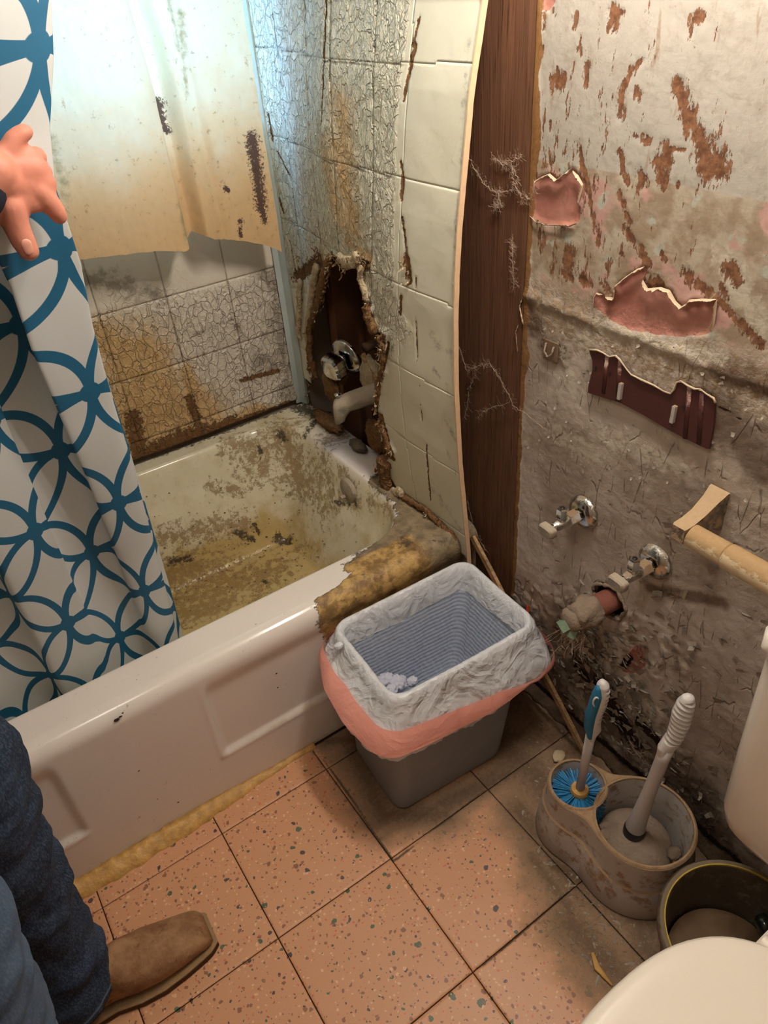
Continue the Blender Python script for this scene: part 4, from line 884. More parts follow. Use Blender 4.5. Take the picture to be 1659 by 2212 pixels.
tube('pipe_elbow', [(.80, .775, .66), (.775, .772, .66), (.76, .770, .66)], [.011, .012, .013], M['copperpipe'], pl_, 14)
tube('pipe_elbow', [(.80, .72, .40), (.80, .70, .585), (.785, .69, .590), (.77, .69, .59)], [.009, .009, .011, .013], M['copperpipe'], pl_, 14)
blob('plaster_lump', (.757, .745, .595), (.022, .040, .052), M['tornlight'], None, .5, 2.2, 3); o = COL.objects['plaster_lump']; tag(o, 'cream lump of plaster between the valve handle and the spout', 'plaster')
o = blob('rotten_board_lump', (.70, .855, .545), (.012, .035, .045), M['torn'], None, .7, 2.5, 5); tag(o, 'dark torn fold of wallboard left of the spout', 'debris')
o = blob('rotten_board_lump', (.735, .86, .60), (.014, .030, .06), M['torn'], None, .7, 2.0, 8); tag(o, 'brown splinter of wallboard hanging below the valve handle', 'debris')
o = blob('rotten_board_lump', (.728, .70, .455), (.016, .040, .045), M['torn'], None, .8, 2.4, 11); tag(o, 'clump of soaked wallboard fibre under the spout', 'debris')
o = blob('rotten_board_lump', (.712, .77, .400), (.016, .032, .014), M['pail'], None, .7, 2.4, 14); tag(o, 'dark red brown crumb of rot on the tub edge under the spout', 'debris')
o = blob('rotten_board_lump', (.715, .93, .405), (.022, .07, .016), M['torn'], None, .7, 2.4, 17); tag(o, 'black mouldy crumbs filling the corner behind the tub', 'debris')
# leaning lath
st_ = thing('wood_strip', 'narrow dirty wood strip leaning from the panel edge to the floor', 'wood strip', (.715, -.07, 0))
A = np.array([.722, .318, .372]); B = np.array([.716, -.074, .006]); n = 14; pts = [A + (B - A) * t for t in np.linspace(0, 1, n)]
pts = [p + np.array([0, 0, .002 * math.sin(i * .8)]) for i, p in enumerate(pts)]
tube('strip_body', pts, [(.0095, .0055)] * n, M['lath'], st_, 4, (1, 0, 0), ang0=PI / 4, angle=20)
# ================================================================== SHOWER CURTAIN (held aside by the person)
xr = lambda z: np.interp(z, [.1, .344, .47, .78, 1.03, 1.12, 1.22, 1.28, 1.345, 1.40, 1.6, 1.95], [.086, .094, .098, .103, .102, .107, .100, .116, .146, .166, .185, .20])
y0_ = lambda z: np.interp(z, [.1, .35, .6, .9, 1.1, 1.22, 1.4, 1.95], [.475, .472, .455, .42, .385, .355, .365, .37])
uu = np.linspace(0, 1, 420); zz = np.arange(.13, 1.96, .010)
U, Zc = np.meshgrid(uu, zz, indexing='ij')
Wd = np.interp(Zc, [.1, .5, 1.0, 1.25, 1.5, 1.95], [.86, .86, .84, .82, .84, .86])
gather = np.exp(-((Zc - 1.22) / .22) ** 2)
amp = .010 + .014 * sstep(Zc, .3, 1.1) + .010 * gather * np.exp(-(U / .35) ** 2) + .006 * sstep(Zc, 1.2, 1.6)
ph = U * 42 + 2.2 * np.sin(U * 7 + 1) + .5 * np.sin(Zc * 3.1 + U * 9)
fold = 1.15 * np.sin(ph) + .30 * np.sin(2 * ph + .6) + .35 * np.sin(ph * 2.37 + 3 * Zc) * sstep(Zc, .3, .8)
ph2 = U * 75 + Zc * 5 + 2 * np.sin(Zc * 4)
Xc = xr(Zc) - U * Wd + amp * .85 * np.sin(2 * ph + .4) * sstep(U, 0, .03) + .004 * np.sin(ph2) * sstep(U, 0, .05)
Yc = y0_(Zc) + amp * fold + .002 * np.sin(ph2) * gather + .018 * np.exp(-(U / .018) ** 2) + .05 * np.exp(-((Zc - 1.22) / .13) ** 2) * np.exp(-((U - .13) / .1) ** 2) * 0
row = int(np.argmin(np.abs(zz - .8))); ds = np.hypot(np.diff(Xc[:, row]), np.diff(Yc[:, row])); cu = np.concatenate([[0], np.cumsum(ds)])
CU = np.broadcast_to(cu[:, None] * 1.05 + .02, Xc.shape) ; CV = Zc + 0.0 * U
scr = thing('shower_curtain', 'white shower curtain printed with blue interlaced circles, hanging into the tub', 'shower curtain', (-.3, .43, .13))
sheet('curtain_cloth', np.stack([Xc, Yc, Zc], -1), M['shower'], scr, attrs=dict(cu=CU - .014, cv=CV + .020))
rod = thing('curtain_rod', 'white curtain rod carrying the printed shower curtain', 'curtain rod', (0, .37, 1.97))
tube('rod_tube', [(-.80, .37, 1.975), (XP, .37, 1.975)], [.011, .011], M['porcelain'], rod, 16, (0, 0, 1))
for x in np.linspace(-.62, .17, 9):
    ring = [(x, .37 + .017 * math.cos(a), 1.972 + .020 * math.sin(a)) for a in np.linspace(0, 2 * PI, 17)]
    tube('curtain_ring', ring, .0018, M['shiny'], rod, 6, (1, 0, 0))
# ================================================================== WINDOW CURTAIN
hem = lambda x: np.interp(x, [-.1, .231, .30, .38, .44, .455, .483, .519, .60, .66, .683], [.965, .958, .952, .942, .925, .928, .950, .930, .905, .878, .862])
xs = np.concatenate([np.linspace(-.12, .44, 150), np.linspace(.442, .50, 30), np.linspace(.503, 1.0, 1), ])
s1 = np.linspace(0, 1, 300); ss2 = np.linspace(0, 1, 210)
S, K = np.meshgrid(s1, ss2, indexing='ij')
right = np.interp(K, [0, .35, .7, 1], [.684, .684, .678, .676])
Xk = -.12 + S * (right + .12)
Zk = hem(Xk) + K * (1.90 - hem(Xk)) + (.003 * fbm(Xk * 40, 0, 1)) * (1 - K)
kx = .462 - .0 * K + np.interp(Zk, [.93, 1.2, 1.4, 1.9], [.0, .010, .012, .01]) * 0 - .02 * sstep(Zk, 1.2, 1.5)
Yk = .975 + .012 * np.sin(Xk * 12 + .5) + .045 * (sstep(Xk, kx - .012, kx + .004) - sstep(Xk, kx + .016, kx + .048)) * (1 - .5 * sstep(Zk, 1.2, 1.6)) + .010 * sstep(Xk, kx, kx + .06)
Yk += .008 * np.exp(-((Xk - .545 + .02 * (Zk - 1)) / .012) ** 2) + .004 * fbm(Xk * 14, Zk * 6, 3) + .0022 * fbm(Xk * 40, Zk * 30, 5) + .004 * fbm(Xk * 22, Zk * 9, 8) + .012 * np.sin(Xk * 40) * sstep(Zk, 1.35, 1.8)
cs_ = lambda *p: pb(*p, y=.975)
mould = paint(Xk, Zk, cs_((360, 225, 365, 265, 9), (365, 265, 378, 288, 7), (553, 300, 562, 360, 12), (562, 360, 573, 450, 11), (573, 450, 580, 480, 7), (528, 482, 530, 486, 5), (527, 500, 530, 515, 4), (495, 410, 500, 414, 5))) * .95
olive = paint(Xk, Zk, cs_((110, 300, 140, 420, 14), (400, 30, 410, 200, 8), (385, 440, 405, 520, 7), (375, 0, 395, 100, 8))) * .8
tanc = sstep(1.42 - Zk, .0, .46)
cc = sheet('curtain_cloth', np.stack([Xk, Yk, Zk], -1), M['cream'], None, attrs=dict(tan=tanc, mould=mould, olive=olive))
cc.name = 'window_curtain'; tag(cc, 'old cream vinyl curtain with mould strips, hanging before the window', 'curtain')
wr2 = thing('window_curtain_rod', 'thin white rod holding the cream window curtain', 'curtain rod', (.3, .98, 1.9))
tube('rod_tube', [(-.2, .985, 1.905), (XP, .985, 1.905)], [.008, .008], M['frame'], wr2, 12, (0, 0, 1))
# ================================================================== WASTE BIN
bn = thing('waste_bin', 'grey plastic waste bin with a white liner standing against the bathtub', 'bin', (.455, .155, 0))
NB = 300
def bring(z, off=0.0):
    k = z / .34; return rrect(.4575 + .047 * k, .157 + .020 * k, .136 + .028 * k + off, .101 + .013 * k + off, .030 + max(off, -.02), math.radians(-4 + 1.5 * k), NB)
R = []
for z, off in ((0, -.008), (.003, -.003), (.010, 0), (.08, 0), (.17, 0), (.26, 0), (.315, 0), (.316, .005), (.338, .006), (.340, .003), (.340, -.001), (.30, -.003), (.15, -.003), (.012, -.004)):
    q = bring(z, off); R.append([(a, b, max(z, .0005)) for a, b in q])
loft('bin_body', R, M['bin'], bn, angle=40)
bg_ = thing('bin_liner', 'white drawstring liner folded over the rim of the grey bin', 'bin liner', (.505, .177, .03))
th = np.arange(NB) / NB * 2 * PI
def wob(f, sd_, a=1.0): return a * fbm(np.cos(th) * f, np.sin(th) * f, sd_, 3)
rings = []; prof = [(.045, -.035), (.07, -.020), (.15, -.013), (.24, -.009), (.30, -.007), (.330, -.005)]
for z, off in prof:
    q = bring(z, off); w1 = wob(6 + z * 8, z * 10, .004); c = q.mean(0); d = (q - c) / np.linalg.norm(q - c, axis=1)[:, None]
    rings.append(np.column_stack([q + d * w1[:, None], np.full(NB, z)]))
loft('liner_inside', [list(map(tuple, r)) for r in rings], M['lining'], bg_, cap0=True, cap1=False)
# drooping skirt: direction-dependent flare, measured by side
qa = bring(.34, 0); ca = qa.mean(0); ang = np.arctan2(qa[:, 1] - ca[1], qa[:, 0] - ca[0])
adeg = np.degrees(ang) % 360
def byang(keys): k = np.array(keys, float); return np.interp(adeg, np.concatenate([k[-1:, 0] - 360, k[:, 0], k[:1, 0] + 360]), np.concatenate([k[-1:, 1], k[:, 1], k[:1, 1]]))
wr1 = fbm(np.cos(th) * 14, np.sin(th) * 14, 3.1, 3, .7); wr2 = fbm(np.cos(th) * 22, np.sin(th) * 22, 9.1, 2, .6)
zlow = byang([(0, .262), (35, .27), (90, .285), (145, .285), (180, .268), (215, .238), (250, .222), (280, .222), (315, .235), (340, .245)])
flare = byang([(0, .030), (35, .024), (90, .014), (145, .030), (170, .062), (190, .070), (215, .058), (250, .036), (280, .040), (315, .046), (340, .038)])
rimz = .342 + byang([(0, .004), (30, .008), (60, .006), (140, .002), (200, -.002), (215, .004), (240, .001), (270, .000), (300, .001), (330, .006)])
def skirt(k, off=0.0, rough=1.0):
    """k 0 at the rim .. 1 at the hem"""
    q = bring(.34, .006); c = q.mean(0); d = (q - c) / np.linalg.norm(q - c, axis=1)[:, None]
    fl_ = flare * (.12 + .88 * sstep(np.array(k), 0, 1)) + off + rough * (wob(9, k * 2.2, .006) * (.3 + k) + (.0045 * np.abs(wr1 * (1 - k) + wr2 * k) + .003 * fbm(th * 7 + k * 3, k * 6, 2.2, 3)) * min(1, .25 + k * 1.4))
    z = rimz * (1 - k) + zlow * k + rough * wob(7, 5 + k * 3, .004)
    return np.column_stack([q + d * fl_[:, None], z])
inn = bring(.33, -.006); ci_ = inn.mean(0)
zin = byang([(0, .295), (40, .290), (90, .282), (140, .285), (180, .29), (230, .302), (300, .302), (340, .305)]) + wob(5, 1, .006)
R = [np.column_stack([bring(.30, -.010), zin]), np.column_stack([bring(.33, -.0085) + (wr1 * .003)[:, None] * .5, rimz - .008]), np.column_stack([bring(.34, -.004), rimz + .002 + wr1 * .002]), np.column_stack([bring(.34, .001), rimz + .0045 + wr1 * .003]), np.column_stack([bring(.34, .006), rimz + .002])]
for k in np.linspace(.08, 1, 12): R.append(skirt(k))
R.append(skirt(1.03, -.002))
sk = loft('liner_skirt', [list(map(tuple, r)) for r in R], M['film'], bg_, cap0=False, cap1=False)
# drawstring: a flat band round the outside near the hem
kb = np.clip(byang([(0, .28), (40, .5), (90, .65), (150, .55), (180, .38), (215, .42), (250, .52), (285, .60), (310, .86), (335, .62)]), 0, 1)
wb_ = byang([(0, .68), (60, .30), (120, .30), (180, .50), (215, .46), (250, .38), (285, .30), (305, .06), (325, .20), (345, .55)])
def skirtv(kv, off):
    q = bring(.34, .006); c = q.mean(0); d = (q - c) / np.linalg.norm(q - c, axis=1)[:, None]
    z = rimz * (1 - kv) + zlow * kv; fl_ = flare * (.12 + .88 * sstep(kv, 0, 1)) + off + .004; return np.column_stack([q + d * fl_[:, None], z])
R = [skirtv(np.clip(kb + .03 + wb_ * .9 * t, 0, 1.04), .0045 + .001 * math.sin(t * 3)) for t in (0, .33, .66, 1)]
loft('drawstring', [list(map(tuple, r)) for r in R], M['ribbon'], bg_, cap0=False, cap1=False, label='coral pink drawstring band')
for (p, q_, w_) in ((on(1130, 1350, 2, .325), on(1142, 1308, 2, .345), .008),):
    p, q_ = np.array(p), np.array(q_); tube('drawstring_loop', [p, (p + q_) / 2 + [0, -.003, 0], q_], [(w_, .0008)] * 3, M['ribbon_red'], COL.objects['drawstring'], 8, (0, 1, 0), label='red end of the drawstring')
for (px, py, z, r) in ((732, 1395, .345, .010), (985, 1450, .338, .009)):
    c = on(px, py, 2, z); blob('liner_knot', c, (r, r * .7, r * .8), M['film'], bg_, .45, 2.6, px, 3)
for i, (px, py, z, r) in enumerate(((832, 1470, .215, .020), (858, 1478, .212, .022), (890, 1472, .212, .013), (845, 1492, .222, .015))):
    c = on(px, py, 2, z); o = blob('crumpled_tissue', c, (r, r * .8, r * .7), M['tissue'], None, .55, 2.3, i * 3 + 1, 4)
    tag(o, ['crumpled grey white tissue at the left in the bin', 'largest crumpled tissue heap in the bin', 'small crumpled tissue at the right of the heap in the bin', 'crumpled tissue nearest the front rim of the bin'][i], 'tissue', 'tissues in the bin')
# filler below the tissues so that they rest on rubbish
rb = blob('bin_rubbish', (.45, .155, .085), (.112, .076, .068), M['lining'], None, .35, 2.2, 4, 5); tag(rb, 'rubbish wrapped in liner film under the tissues in the bin', 'rubbish')
rb.hide_render = False
# ================================================================== BRUSH AND PLUNGER CADDY
cA, rA = np.array([.578, -.162]), .057; cB, rB = np.array([.618, -.283]), .092
def sdf2(p, off):
    a = np.linalg.norm(p - cA) - rA; b = np.linalg.norm(p - cB) - rB; k = .085; h = max(k - abs(a - b), 0) / k; return min(a, b) - h * h * h * k / 6 - off - (.0 if True else 0)
mid = cA * .4 + cB * .6
def outline(off, n=128):
    P_ = []
    for k in range(n):
        a = 2 * PI * k / n; d = np.array([math.cos(a), math.sin(a)]); lo, hi = 0., .35
        for _ in range(26):
            m_ = (lo + hi) / 2; lo, hi = (m_, hi) if sdf2(mid + d * m_, off) < 0 else (lo, m_)
        P_.append(mid + d * lo)
    return np.array(P_)
cad = thing('brush_caddy', 'grimy grey double caddy holding the toilet brush and the plunger', 'caddy', (.60, -.23, 0))
ZA = .148
R = []
for z, off in ((.0005, .012), (.004, .014), (.04, .011), (.078, .007), (.088, .005), (.0905, .0015), (.10, .000), (.135, -.001), (.146, -.0015), (ZA, -.0035)):
    q = outline(off); dz = (.012 * np.sin(np.arctan2(q[:, 1] - mid[1], q[:, 0] - mid[0]) * 1 + .6)) * (1 if .07 < z < .11 else 0)
    R.append([(a, b, z + dz[i]) for i, (a, b) in enumerate(q)])
loft('caddy_body', R, M['holder'], cad, cap1=False, angle=40)
top = outline(-.0035, 96); h1 = np.array([cA + (rA - .0075) * np.array([math.cos(a), -math.sin(a)]) for a in np.linspace(0, 2 * PI, 40, endpoint=False)]); h2 = np.array([cB + (rB - .0085) * np.array([math.cos(a), -math.sin(a)]) for a in np.linspace(0, 2 * PI, 56, endpoint=False)])
V = [Vector((a, b, ZA)) for L_ in (top, h1, h2) for a, b in L_]; tri = geometry.tessellate_polygon([[Vector((a, b, 0)) for a, b in L_] for L_ in (top, h1, h2)])
mk('caddy_deck', [tuple(v) for v in V], [tuple(t_) for t_ in tri], M['holderrim'], cad, False, label='brown soiled top deck')
for nm, c, r, n in (('brush_well', cA, rA - .0075, 40), ('plunger_well', cB, rB - .0085, 56)):
    wl_ = lathe(nm, [(r, ZA), (r - .001, ZA - .004), (r - .004, .08), (r - .008, .02), (r - .012, .016), (.0005, .016)], M['holder'], (c[0], c[1], 0), 2, cad, n, cap0=False, cap1=False)
    lathe('well_rim', [(r - .0005, ZA - .002), (r, ZA + .0022), (r + .003, ZA + .0028), (r + .0055, ZA + .0005)], M['holderrim'], (c[0], c[1], 0), 2, wl_, n, cap0=False, cap1=False)
# ---- toilet brush
tb = thing('toilet_brush', 'toilet brush with blue bristles and a blue backed white grip in the caddy', 'toilet brush', (cA[0], cA[1], .02))
lathe('bristle_core', [(.014, .02), (.014, .118), (.0135, .130)], M['handle'], (cA[0] + .003, cA[1] - .004, 0), 2, tb, 20)
rn = random.Random(2); VV = []; FF = []
for i in range(1500):
    tuft = rn.randrange(22); a = tuft * 2 * PI / 22 + rn.gauss(0, .115); z0 = rn.uniform(.06, .128); L_ = rn.uniform(.040, .0485); b = len(VV); dz = rn.uniform(-.004, .010); w_ = .0006
    ca_, sa_ = math.cos(a), math.sin(a); cx, cy = cA[0] + .002, cA[1] - .003; r0 = .012
    VV += [(cx + r0 * ca_ - w_ * sa_, cy + r0 * sa_ + w_ * ca_, z0), (cx + r0 * ca_ + w_ * sa_, cy + r0 * sa_ - w_ * ca_, z0), (cx + (r0 + L_ * .85) * ca_ + w_ * sa_, cy + (r0 + L_ * .85) * sa_ - w_ * ca_, z0 + dz), (cx + (r0 + L_ * .85) * ca_ - w_ * sa_, cy + (r0 + L_ * .85) * sa_ + w_ * ca_, z0 + dz)]
    FF.append((b, b + 1, b + 2, b + 3))
mk('bristles', VV, FF, M['bristle'], tb, False, kind='stuff', label='blue bristles')
lathe('brush_collar', [(.0145, .118), (.017, .122), (.0175, .132), (.0155, .137), (.008, .138)], M['collar'], (cA[0] + .003, cA[1] - .004, 0), 2, tb, 24, label='yellowed collar')
def gp(a, b, t): return np.array(a) + (np.array(b) - np.array(a)) * t
h0 = np.array([cA[0] + .003, cA[1] - .004, .130]); h1_ = np.array([cA[0] + .006, cA[1] - .007, .305])
tube('brush_handle', [h0, gp(h0, h1_, .5), h1_], [.0085, .0082, .0085], M['handle'], tb, 20, (0, 1, 0))
S_ = np.array([.83, -.56, 0.]); D_ = np.array([.56, .83, 0.])     # across and away, as the grip is turned
def grip(name, base, path, mat_, parent, ribs, n=28):
    """path = [(height, sideways, half width, half depth)]"""
    R = []
    hs = np.linspace(path[0][0], path[-1][0], 90); pa = np.array(path)
    for h in hs:
        sx, hw, hd = (np.interp(h, pa[:, 0], pa[:, k]) for k in (1, 2, 3)); ring = []
        for k in range(n):
            a = 2 * PI * k / n; ca_, sa_ = math.cos(a), math.sin(a); rb_ = 0
            if ribs and ribs[0] < h < ribs[1]: rb_ = -.0050 * max(0, ca_ + .45) * (.5 + .5 * math.sin((h + .35 * (sa_ * hd)) * 2 * PI / .0105)) ** 1.5
            ring.append(np.array([base[0], base[1], 0]) + S_ * (sx + (hw + rb_) * ca_) + D_ * (hd * sa_) + np.array([0, 0, h]))
        R.append(ring)
    return loft(name, R, mat_, parent)
g0 = (h1_[0], h1_[1])
grip('brush_grip', g0, [(.285, .0, .008, .008), (.30, .001, .0095, .009), (.315, .004, .0125, .010), (.33, .0025, .0115, .011), (.36, .003, .0115, .012), (.39, .007, .013, .013), (.415, .009, .0125, .013), (.433, .0075, .010, .011), (.441, .006, .005, .006), (.4425, .006, .001, .001)], M['whitep'], tb, (.335, .428))
grip('grip_pad', (g0[0] - S_[0] * .004 - D_[0] * .004, g0[1] - S_[1] * .004 - D_[1] * .004), [(.292, .002, .001, .001), (.30, .0015, .0045, .006), (.33, -.003, .0085, .0095), (.36, -.003, .009, .011), (.39, .0005, .009, .0115), (.415, .003, .0085, .011), (.432, .003, .005, .006), (.436, .003, .001, .001)], M['blue'], COL.objects['brush_grip'], None)
rc = np.array([g0[0], g0[1], .407]) - S_ * .0045 - D_ * .0145
tube('hanging_hole', [rc + S_ * (.0045 * math.cos(a)) + np.array([0, 0, .011 * math.sin(a)]) + D_ * .0012 for a in np.linspace(0, 2 * PI, 25)], .0016, M['whitep'], COL.objects['grip_pad'].parent, 8, (.56, .83, 0))
# ---- plunger
pg = thing('plunger', 'grey handled plunger sitting in the wide cup of the caddy', 'plunger', (cB[0], cB[1], .02))
R = []; kx, ky = cB[0] - .004, cB[1] + .006
prof = [(.066, .030), (.070, .040), (.070, .060), (.066, .076), (.056, .088), (.042, .096), (.026, .101), (.014, .104)]
lathe('rubber_cup', prof, M['dust'], (kx, ky, 0), 2, pg, 48, label='dust covered rubber cup')
p0 = np.array([kx - .004, ky + .004, .100]); ax_ = np.array([.095, -.035, 1.0]); ax_ /= np.linalg.norm(ax_)
tube('plunger_collar', [p0, p0 + ax_ * .014, p0 + ax_ * .020], [.0185, .0195, .0175], M['black'], pg, 24, (0, 1, 0), angle=40, label='black collar')
tube('plunger_handle', [p0 + ax_ * t for t in (.016, .020, .06, .12, .18, .22, .25)], [.017, .0175, .0145, .0120, .0115, .0115, .0125], M['handle'], pg, 24, (0, 1, 0))
pe = p0 + ax_ * .235
def grip2():
    R = []; pa = np.array([(-.01, .0, .011, .011), (.015, -.001, .014, .012), (.03, .003, .015, .013), (.045, .006, .0145, .0135), (.07, .006, .0155, .0145), (.10, .003, .0165, .0145), (.125, .002, .014, .013), (.138, .002, .009, .008), (.1425, .002, .002, .002)])
    for h in np.linspace(-.01, .1425, 110):
        sx, hw, hd = (np.interp(h, pa[:, 0], pa[:, k]) for k in (1, 2, 3)); ring = []
        for k in range(30):
            a = 2 * PI * k / 30; ca_, sa_ = math.cos(a), math.sin(a); rb_ = 0
            if .034 < h < .132: rb_ = -.0048 * (.5 + .5 * math.sin((h + .25 * hw * ca_ * 1.5) * 2 * PI / .0100)) ** 1.5 * max(0, .4 - sa_)
            ring.append(pe + ax_ * h + S_ * (sx + (hw + rb_ * .4) * ca_) + D_ * ((hd + rb_) * sa_))
        R.append(ring)
    return R
loft('plunger_grip', grip2(), M['whitep'], pg)
for i, (a, r) in enumerate(((2.4, .016), (2.9, .013), (2.1, .012), (5.2, .014))):
    o = blob('dust_clump', (cB[0] + .062 * math.cos(a), cB[1] + .062 * math.sin(a), .085), (r, r * .8, r * .6), M['dust'], None, .6, 2.6, i + 30)
    tag(o, ['larger dust clump in the plunger well beside the brush', 'dust clump at the left wall of the plunger well', 'small dust clump on the far side of the plunger well', 'dust clump at the right wall of the plunger well'][i], 'dust', 'dust clumps in the plunger well')
# ================================================================== PAIL AND TOILET
PC_ = (.577, -.500); PR = .116; PH = .165
pl = thing('pail', 'dark grimy round pail with a yellow rim line holding murky water under the toilet tank', 'pail', (PC_[0], PC_[1], 0))
lathe('pail_body', [(PR - .022, .001), (PR - .020, .003), (PR - .006, PH - .03), (PR + .004, PH - .022), (PR + .006, PH - .006), (PR + .002, PH), (PR - .006, PH - .001), (PR - .009, PH - .010), (PR - .026, .006), (.001, .006)], M['pail'], (PC_[0], PC_[1], 0), 2, pl, 64, cap1=False, angle=50)
lathe('rim_line', [(PR - .0066, PH - .0025), (PR - .0062, PH + .0006), (PR - .0045, PH + .0008), (PR - .004, PH - .001)], M['yellow'], (PC_[0], PC_[1], 0), 2, pl, 64, cap0=False, cap1=False, label='yellow line along the rim')
o = lathe('murky_water', [(.001, .052), (PR - .0245, .052)], M['water'], (PC_[0], PC_[1], 0), 2, None, 48, cap0=False, cap1=False); tag(o, 'dark murky water standing in the pail', 'water')
gt = thing('glass_bottle', 'dark green glass bottle lying in the pail under the toilet lid', 'bottle', (.60, -.56, .06))
bd = np.array([.25, -.9, .34]); bd /= np.linalg.norm(bd); b0 = np.array([.618, -.476, .072])
gp_ = np.array([on(1640, 1975, 2, .10), on(1659, 2010, 2, .09)])
tube('bottle_body', [gp_[0], gp_[0] + (gp_[1] - gp_[0]) * .3, gp_[1] + (gp_[1] - gp_[0]) * .8], [.007, .013, .017], plain('dark_glass', lin(38, 46, 38), .08, .6, var=.1), gt, 20)
to = thing('toilet', 'white toilet with closed lid standing before the painted wall', 'toilet', (.42, -.63, 0))
TY = -.635
def ov(cx, a, b, n=64, p=2.0, back=None):
    P_ = []
    for k in range(n):
        t = 2 * PI * k / n; c, s = math.cos(t), math.sin(t); x = cx + a * math.copysign(abs(c) ** (2 / p), c); y = TY + b * math.copysign(abs(s) ** (2 / (p)), s)
        P_.append((x, y))
    return P_
R = []
for z, cx, a, b in ((.001, .33, .135, .068), (.02, .33, .13, .064), (.10, .32, .105, .056), (.19, .30, .13, .075), (.26, .29, .17, .115), (.31, .285, .19, .138), (.338, .285, .195, .146), (.345, .285, .190, .142)):
    R.append([(x, y, z) for x, y in ov(cx, a, b)])
loft('toilet_bowl', R, M['porcelain'], to)
R = [[(x, TY + s * hw, z) for (x, s) in ((.40, 1), (.755, 1), (.755, -1), (.40, -1))] for z, hw in ((.225, .045), (.26, .07), (.335, .10))]
nb = []
for z, hw in ((.215, .040), (.24, .055), (.30, .085), (.332, .095)): nb.append([(x, y + 0, z) for x, y in rrect(.57, TY, .18, hw, .03, 0, 48)])
loft('bowl_neck', nb, M['porcelain'], to)
R = []
for z, a, b in ((.346, .196, .150), (.349, .202, .156), (.360, .203, .157), (.363, .199, .153)): R.append([(x, y, z) for x, y in ov(.285, a, b, 72, 2.35)])
loft('toilet_seat', R, M['lid'], to, angle=60)
R = []
for z, a, b in ((.364, .197, .152), (.367, .204, .158), (.377, .205, .159), (.3825, .200, .154), (.3840, .186, .142), (.3825, .170, .128), (.3835, .02, .016)): R.append([(x, y, z) for x, y in ov(.287, a, b, 72, 2.4)])
loft('toilet_lid', R, M['lid'], to, angle=60)
for s in (-.07, .07): lathe('lid_hinge', [(.010, -.018), (.011, 0), (.010, .018)], M['lid'], (.484, TY + s, .362), 1, to, 16)
R = []
for z, hx, hy, r in ((.300, .050, .215, .04), (.304, .062, .228, .045), (.322, .071, .240, .042), (.35, .0745, .2455, .038), (.50, .0765, .250, .034), (.685, .078, .253, .030), (.69, .077, .252, .030)): R.append([(x, y, z) for x, y in rrect(.678, TY, hx, hy, min(r, hx - .002), 0, 96)])
loft('toilet_tank', R, M['porcelain'], to, angle=50)
R = []
for z, e in ((.690, .004), (.694, .008), (.715, .008), (.722, .003), (.723, -.01)): R.append([(x, y, z) for x, y in rrect(.678, TY, .078 + e, .253 + e, .03, 0, 96)])
loft('tank_lid', R, M['porcelain'], to, angle=50)
tube('flush_lever', [(.594, -.43, .64), (.586, -.43, .64), (.582, -.455, .634), (.582, -.50, .63)], [.010, .008, .006, .0055], M['shiny'], to, 12, (0, 0, 1), label='chrome flush lever')
# ================================================================== FIXTURES ON THE PAINTED WALL
def stop(y, z, label, dy, seed):
    t_ = thing('stop_valve', label, 'valve', (XW, y, z), 'capped stop valves on the wall')
    lathe('escutcheon', [(.031, .002), (.033, -.002), (.032, -.006), (.024, -.012), (.012, -.0145), (.010, -.012)], M['chrome'], (XW - .001, y, z), 0, t_, 40, label='dusty round chrome plate')
    d = np.array([-1, dy, -.04]); d /= np.linalg.norm(d); o0 = np.array([XW - .012, y, z])
    tube('supply_stub', [o0, o0 + d * .012], [.0080, .0080], M['chrome'], t_, 16)
    tube('compression_nut', [o0 + d * .010, o0 + d * .030], [.0145, .0140], M['holder'], t_, 6, angle=20)
    tube('valve_body', [o0 + d * .028, o0 + d * .036, o0 + d * .054, o0 + d * .064], [.0095, .0105, .0105, .0075], M['chrome'], t_, 20, angle=50)
    c = o0 + d * .045
    tube('outlet_stem', [c, c + [0, 0, .016]], [.0070, .0070], M['chrome'], t_, 16, (1, 0, 0))
    on_ = tube('outlet_nut', [c + [0, 0, .013], c + [0, 0, .016], c + [0, 0, .034], c + [0, 0, .036]], [.0092, .0105, .0105, .0085], M['shiny'], t_, 6, (1, 0, 0), angle=20, label='bright hexagonal outlet nut')
    tube('nut_bore', [c + [0, 0, .0362], c + [0, 0, .0366]], [.0042, .0042], M['black'], on_, 14, (1, 0, 0))
    e = o0 + d * .060
    tube('handle_stem', [e, e + d * .012], [.0045, .0045], M['chrome'], t_, 10)
    R = []
    s_, u_ = frame(d)
    for k, (q, f) in enumerate(((.008, .75), (.010, 1), (.022, 1), (.025, .8))):
        R.append([e + d * q + s_ * math.copysign(abs(math.cos(a)) ** .45, math.cos(a)) * .0175 * f + u_ * math.copysign(abs(math.sin(a)) ** .45, math.sin(a)) * .0105 * f for a in np.linspace(0, 2 * PI, 32, endpoint=False)])
    loft('valve_handle', R, M['spout'], t_, angle=30); return t_
stop(.050, .576, 'chrome stop valve nearest the brown board, higher of the two', .06, 1)
stop(-.113, .566, 'chrome stop valve with larger round plate above the drain pipe', .06, 2)
dr = thing('drain_pipe', 'dust caked drain stub sticking out of a round hole in the wall', 'pipe', (XW, -.033, .412))
d = np.array([-1, .10, -.02]); d /= np.linalg.norm(d); o0 = np.array([XW + .04, -.037, .416])
tube('pipe_stub', [o0, o0 + d * .085], [.0225, .0225], M['rubberred'], dr, 28)
def lump(i, a): return 1 + .10 * math.sin(a * 5 + i) + .05 * math.sin(a * 11 + i * 2)
tube('pipe_nut', [o0 + d * q for q in (.075, .080, .092, .105, .112, .122, .128)], [.024, .029, .031, .030, .025, .026, .018], M['dust'], dr, 28, fn=lump, label='dust caked union nut')
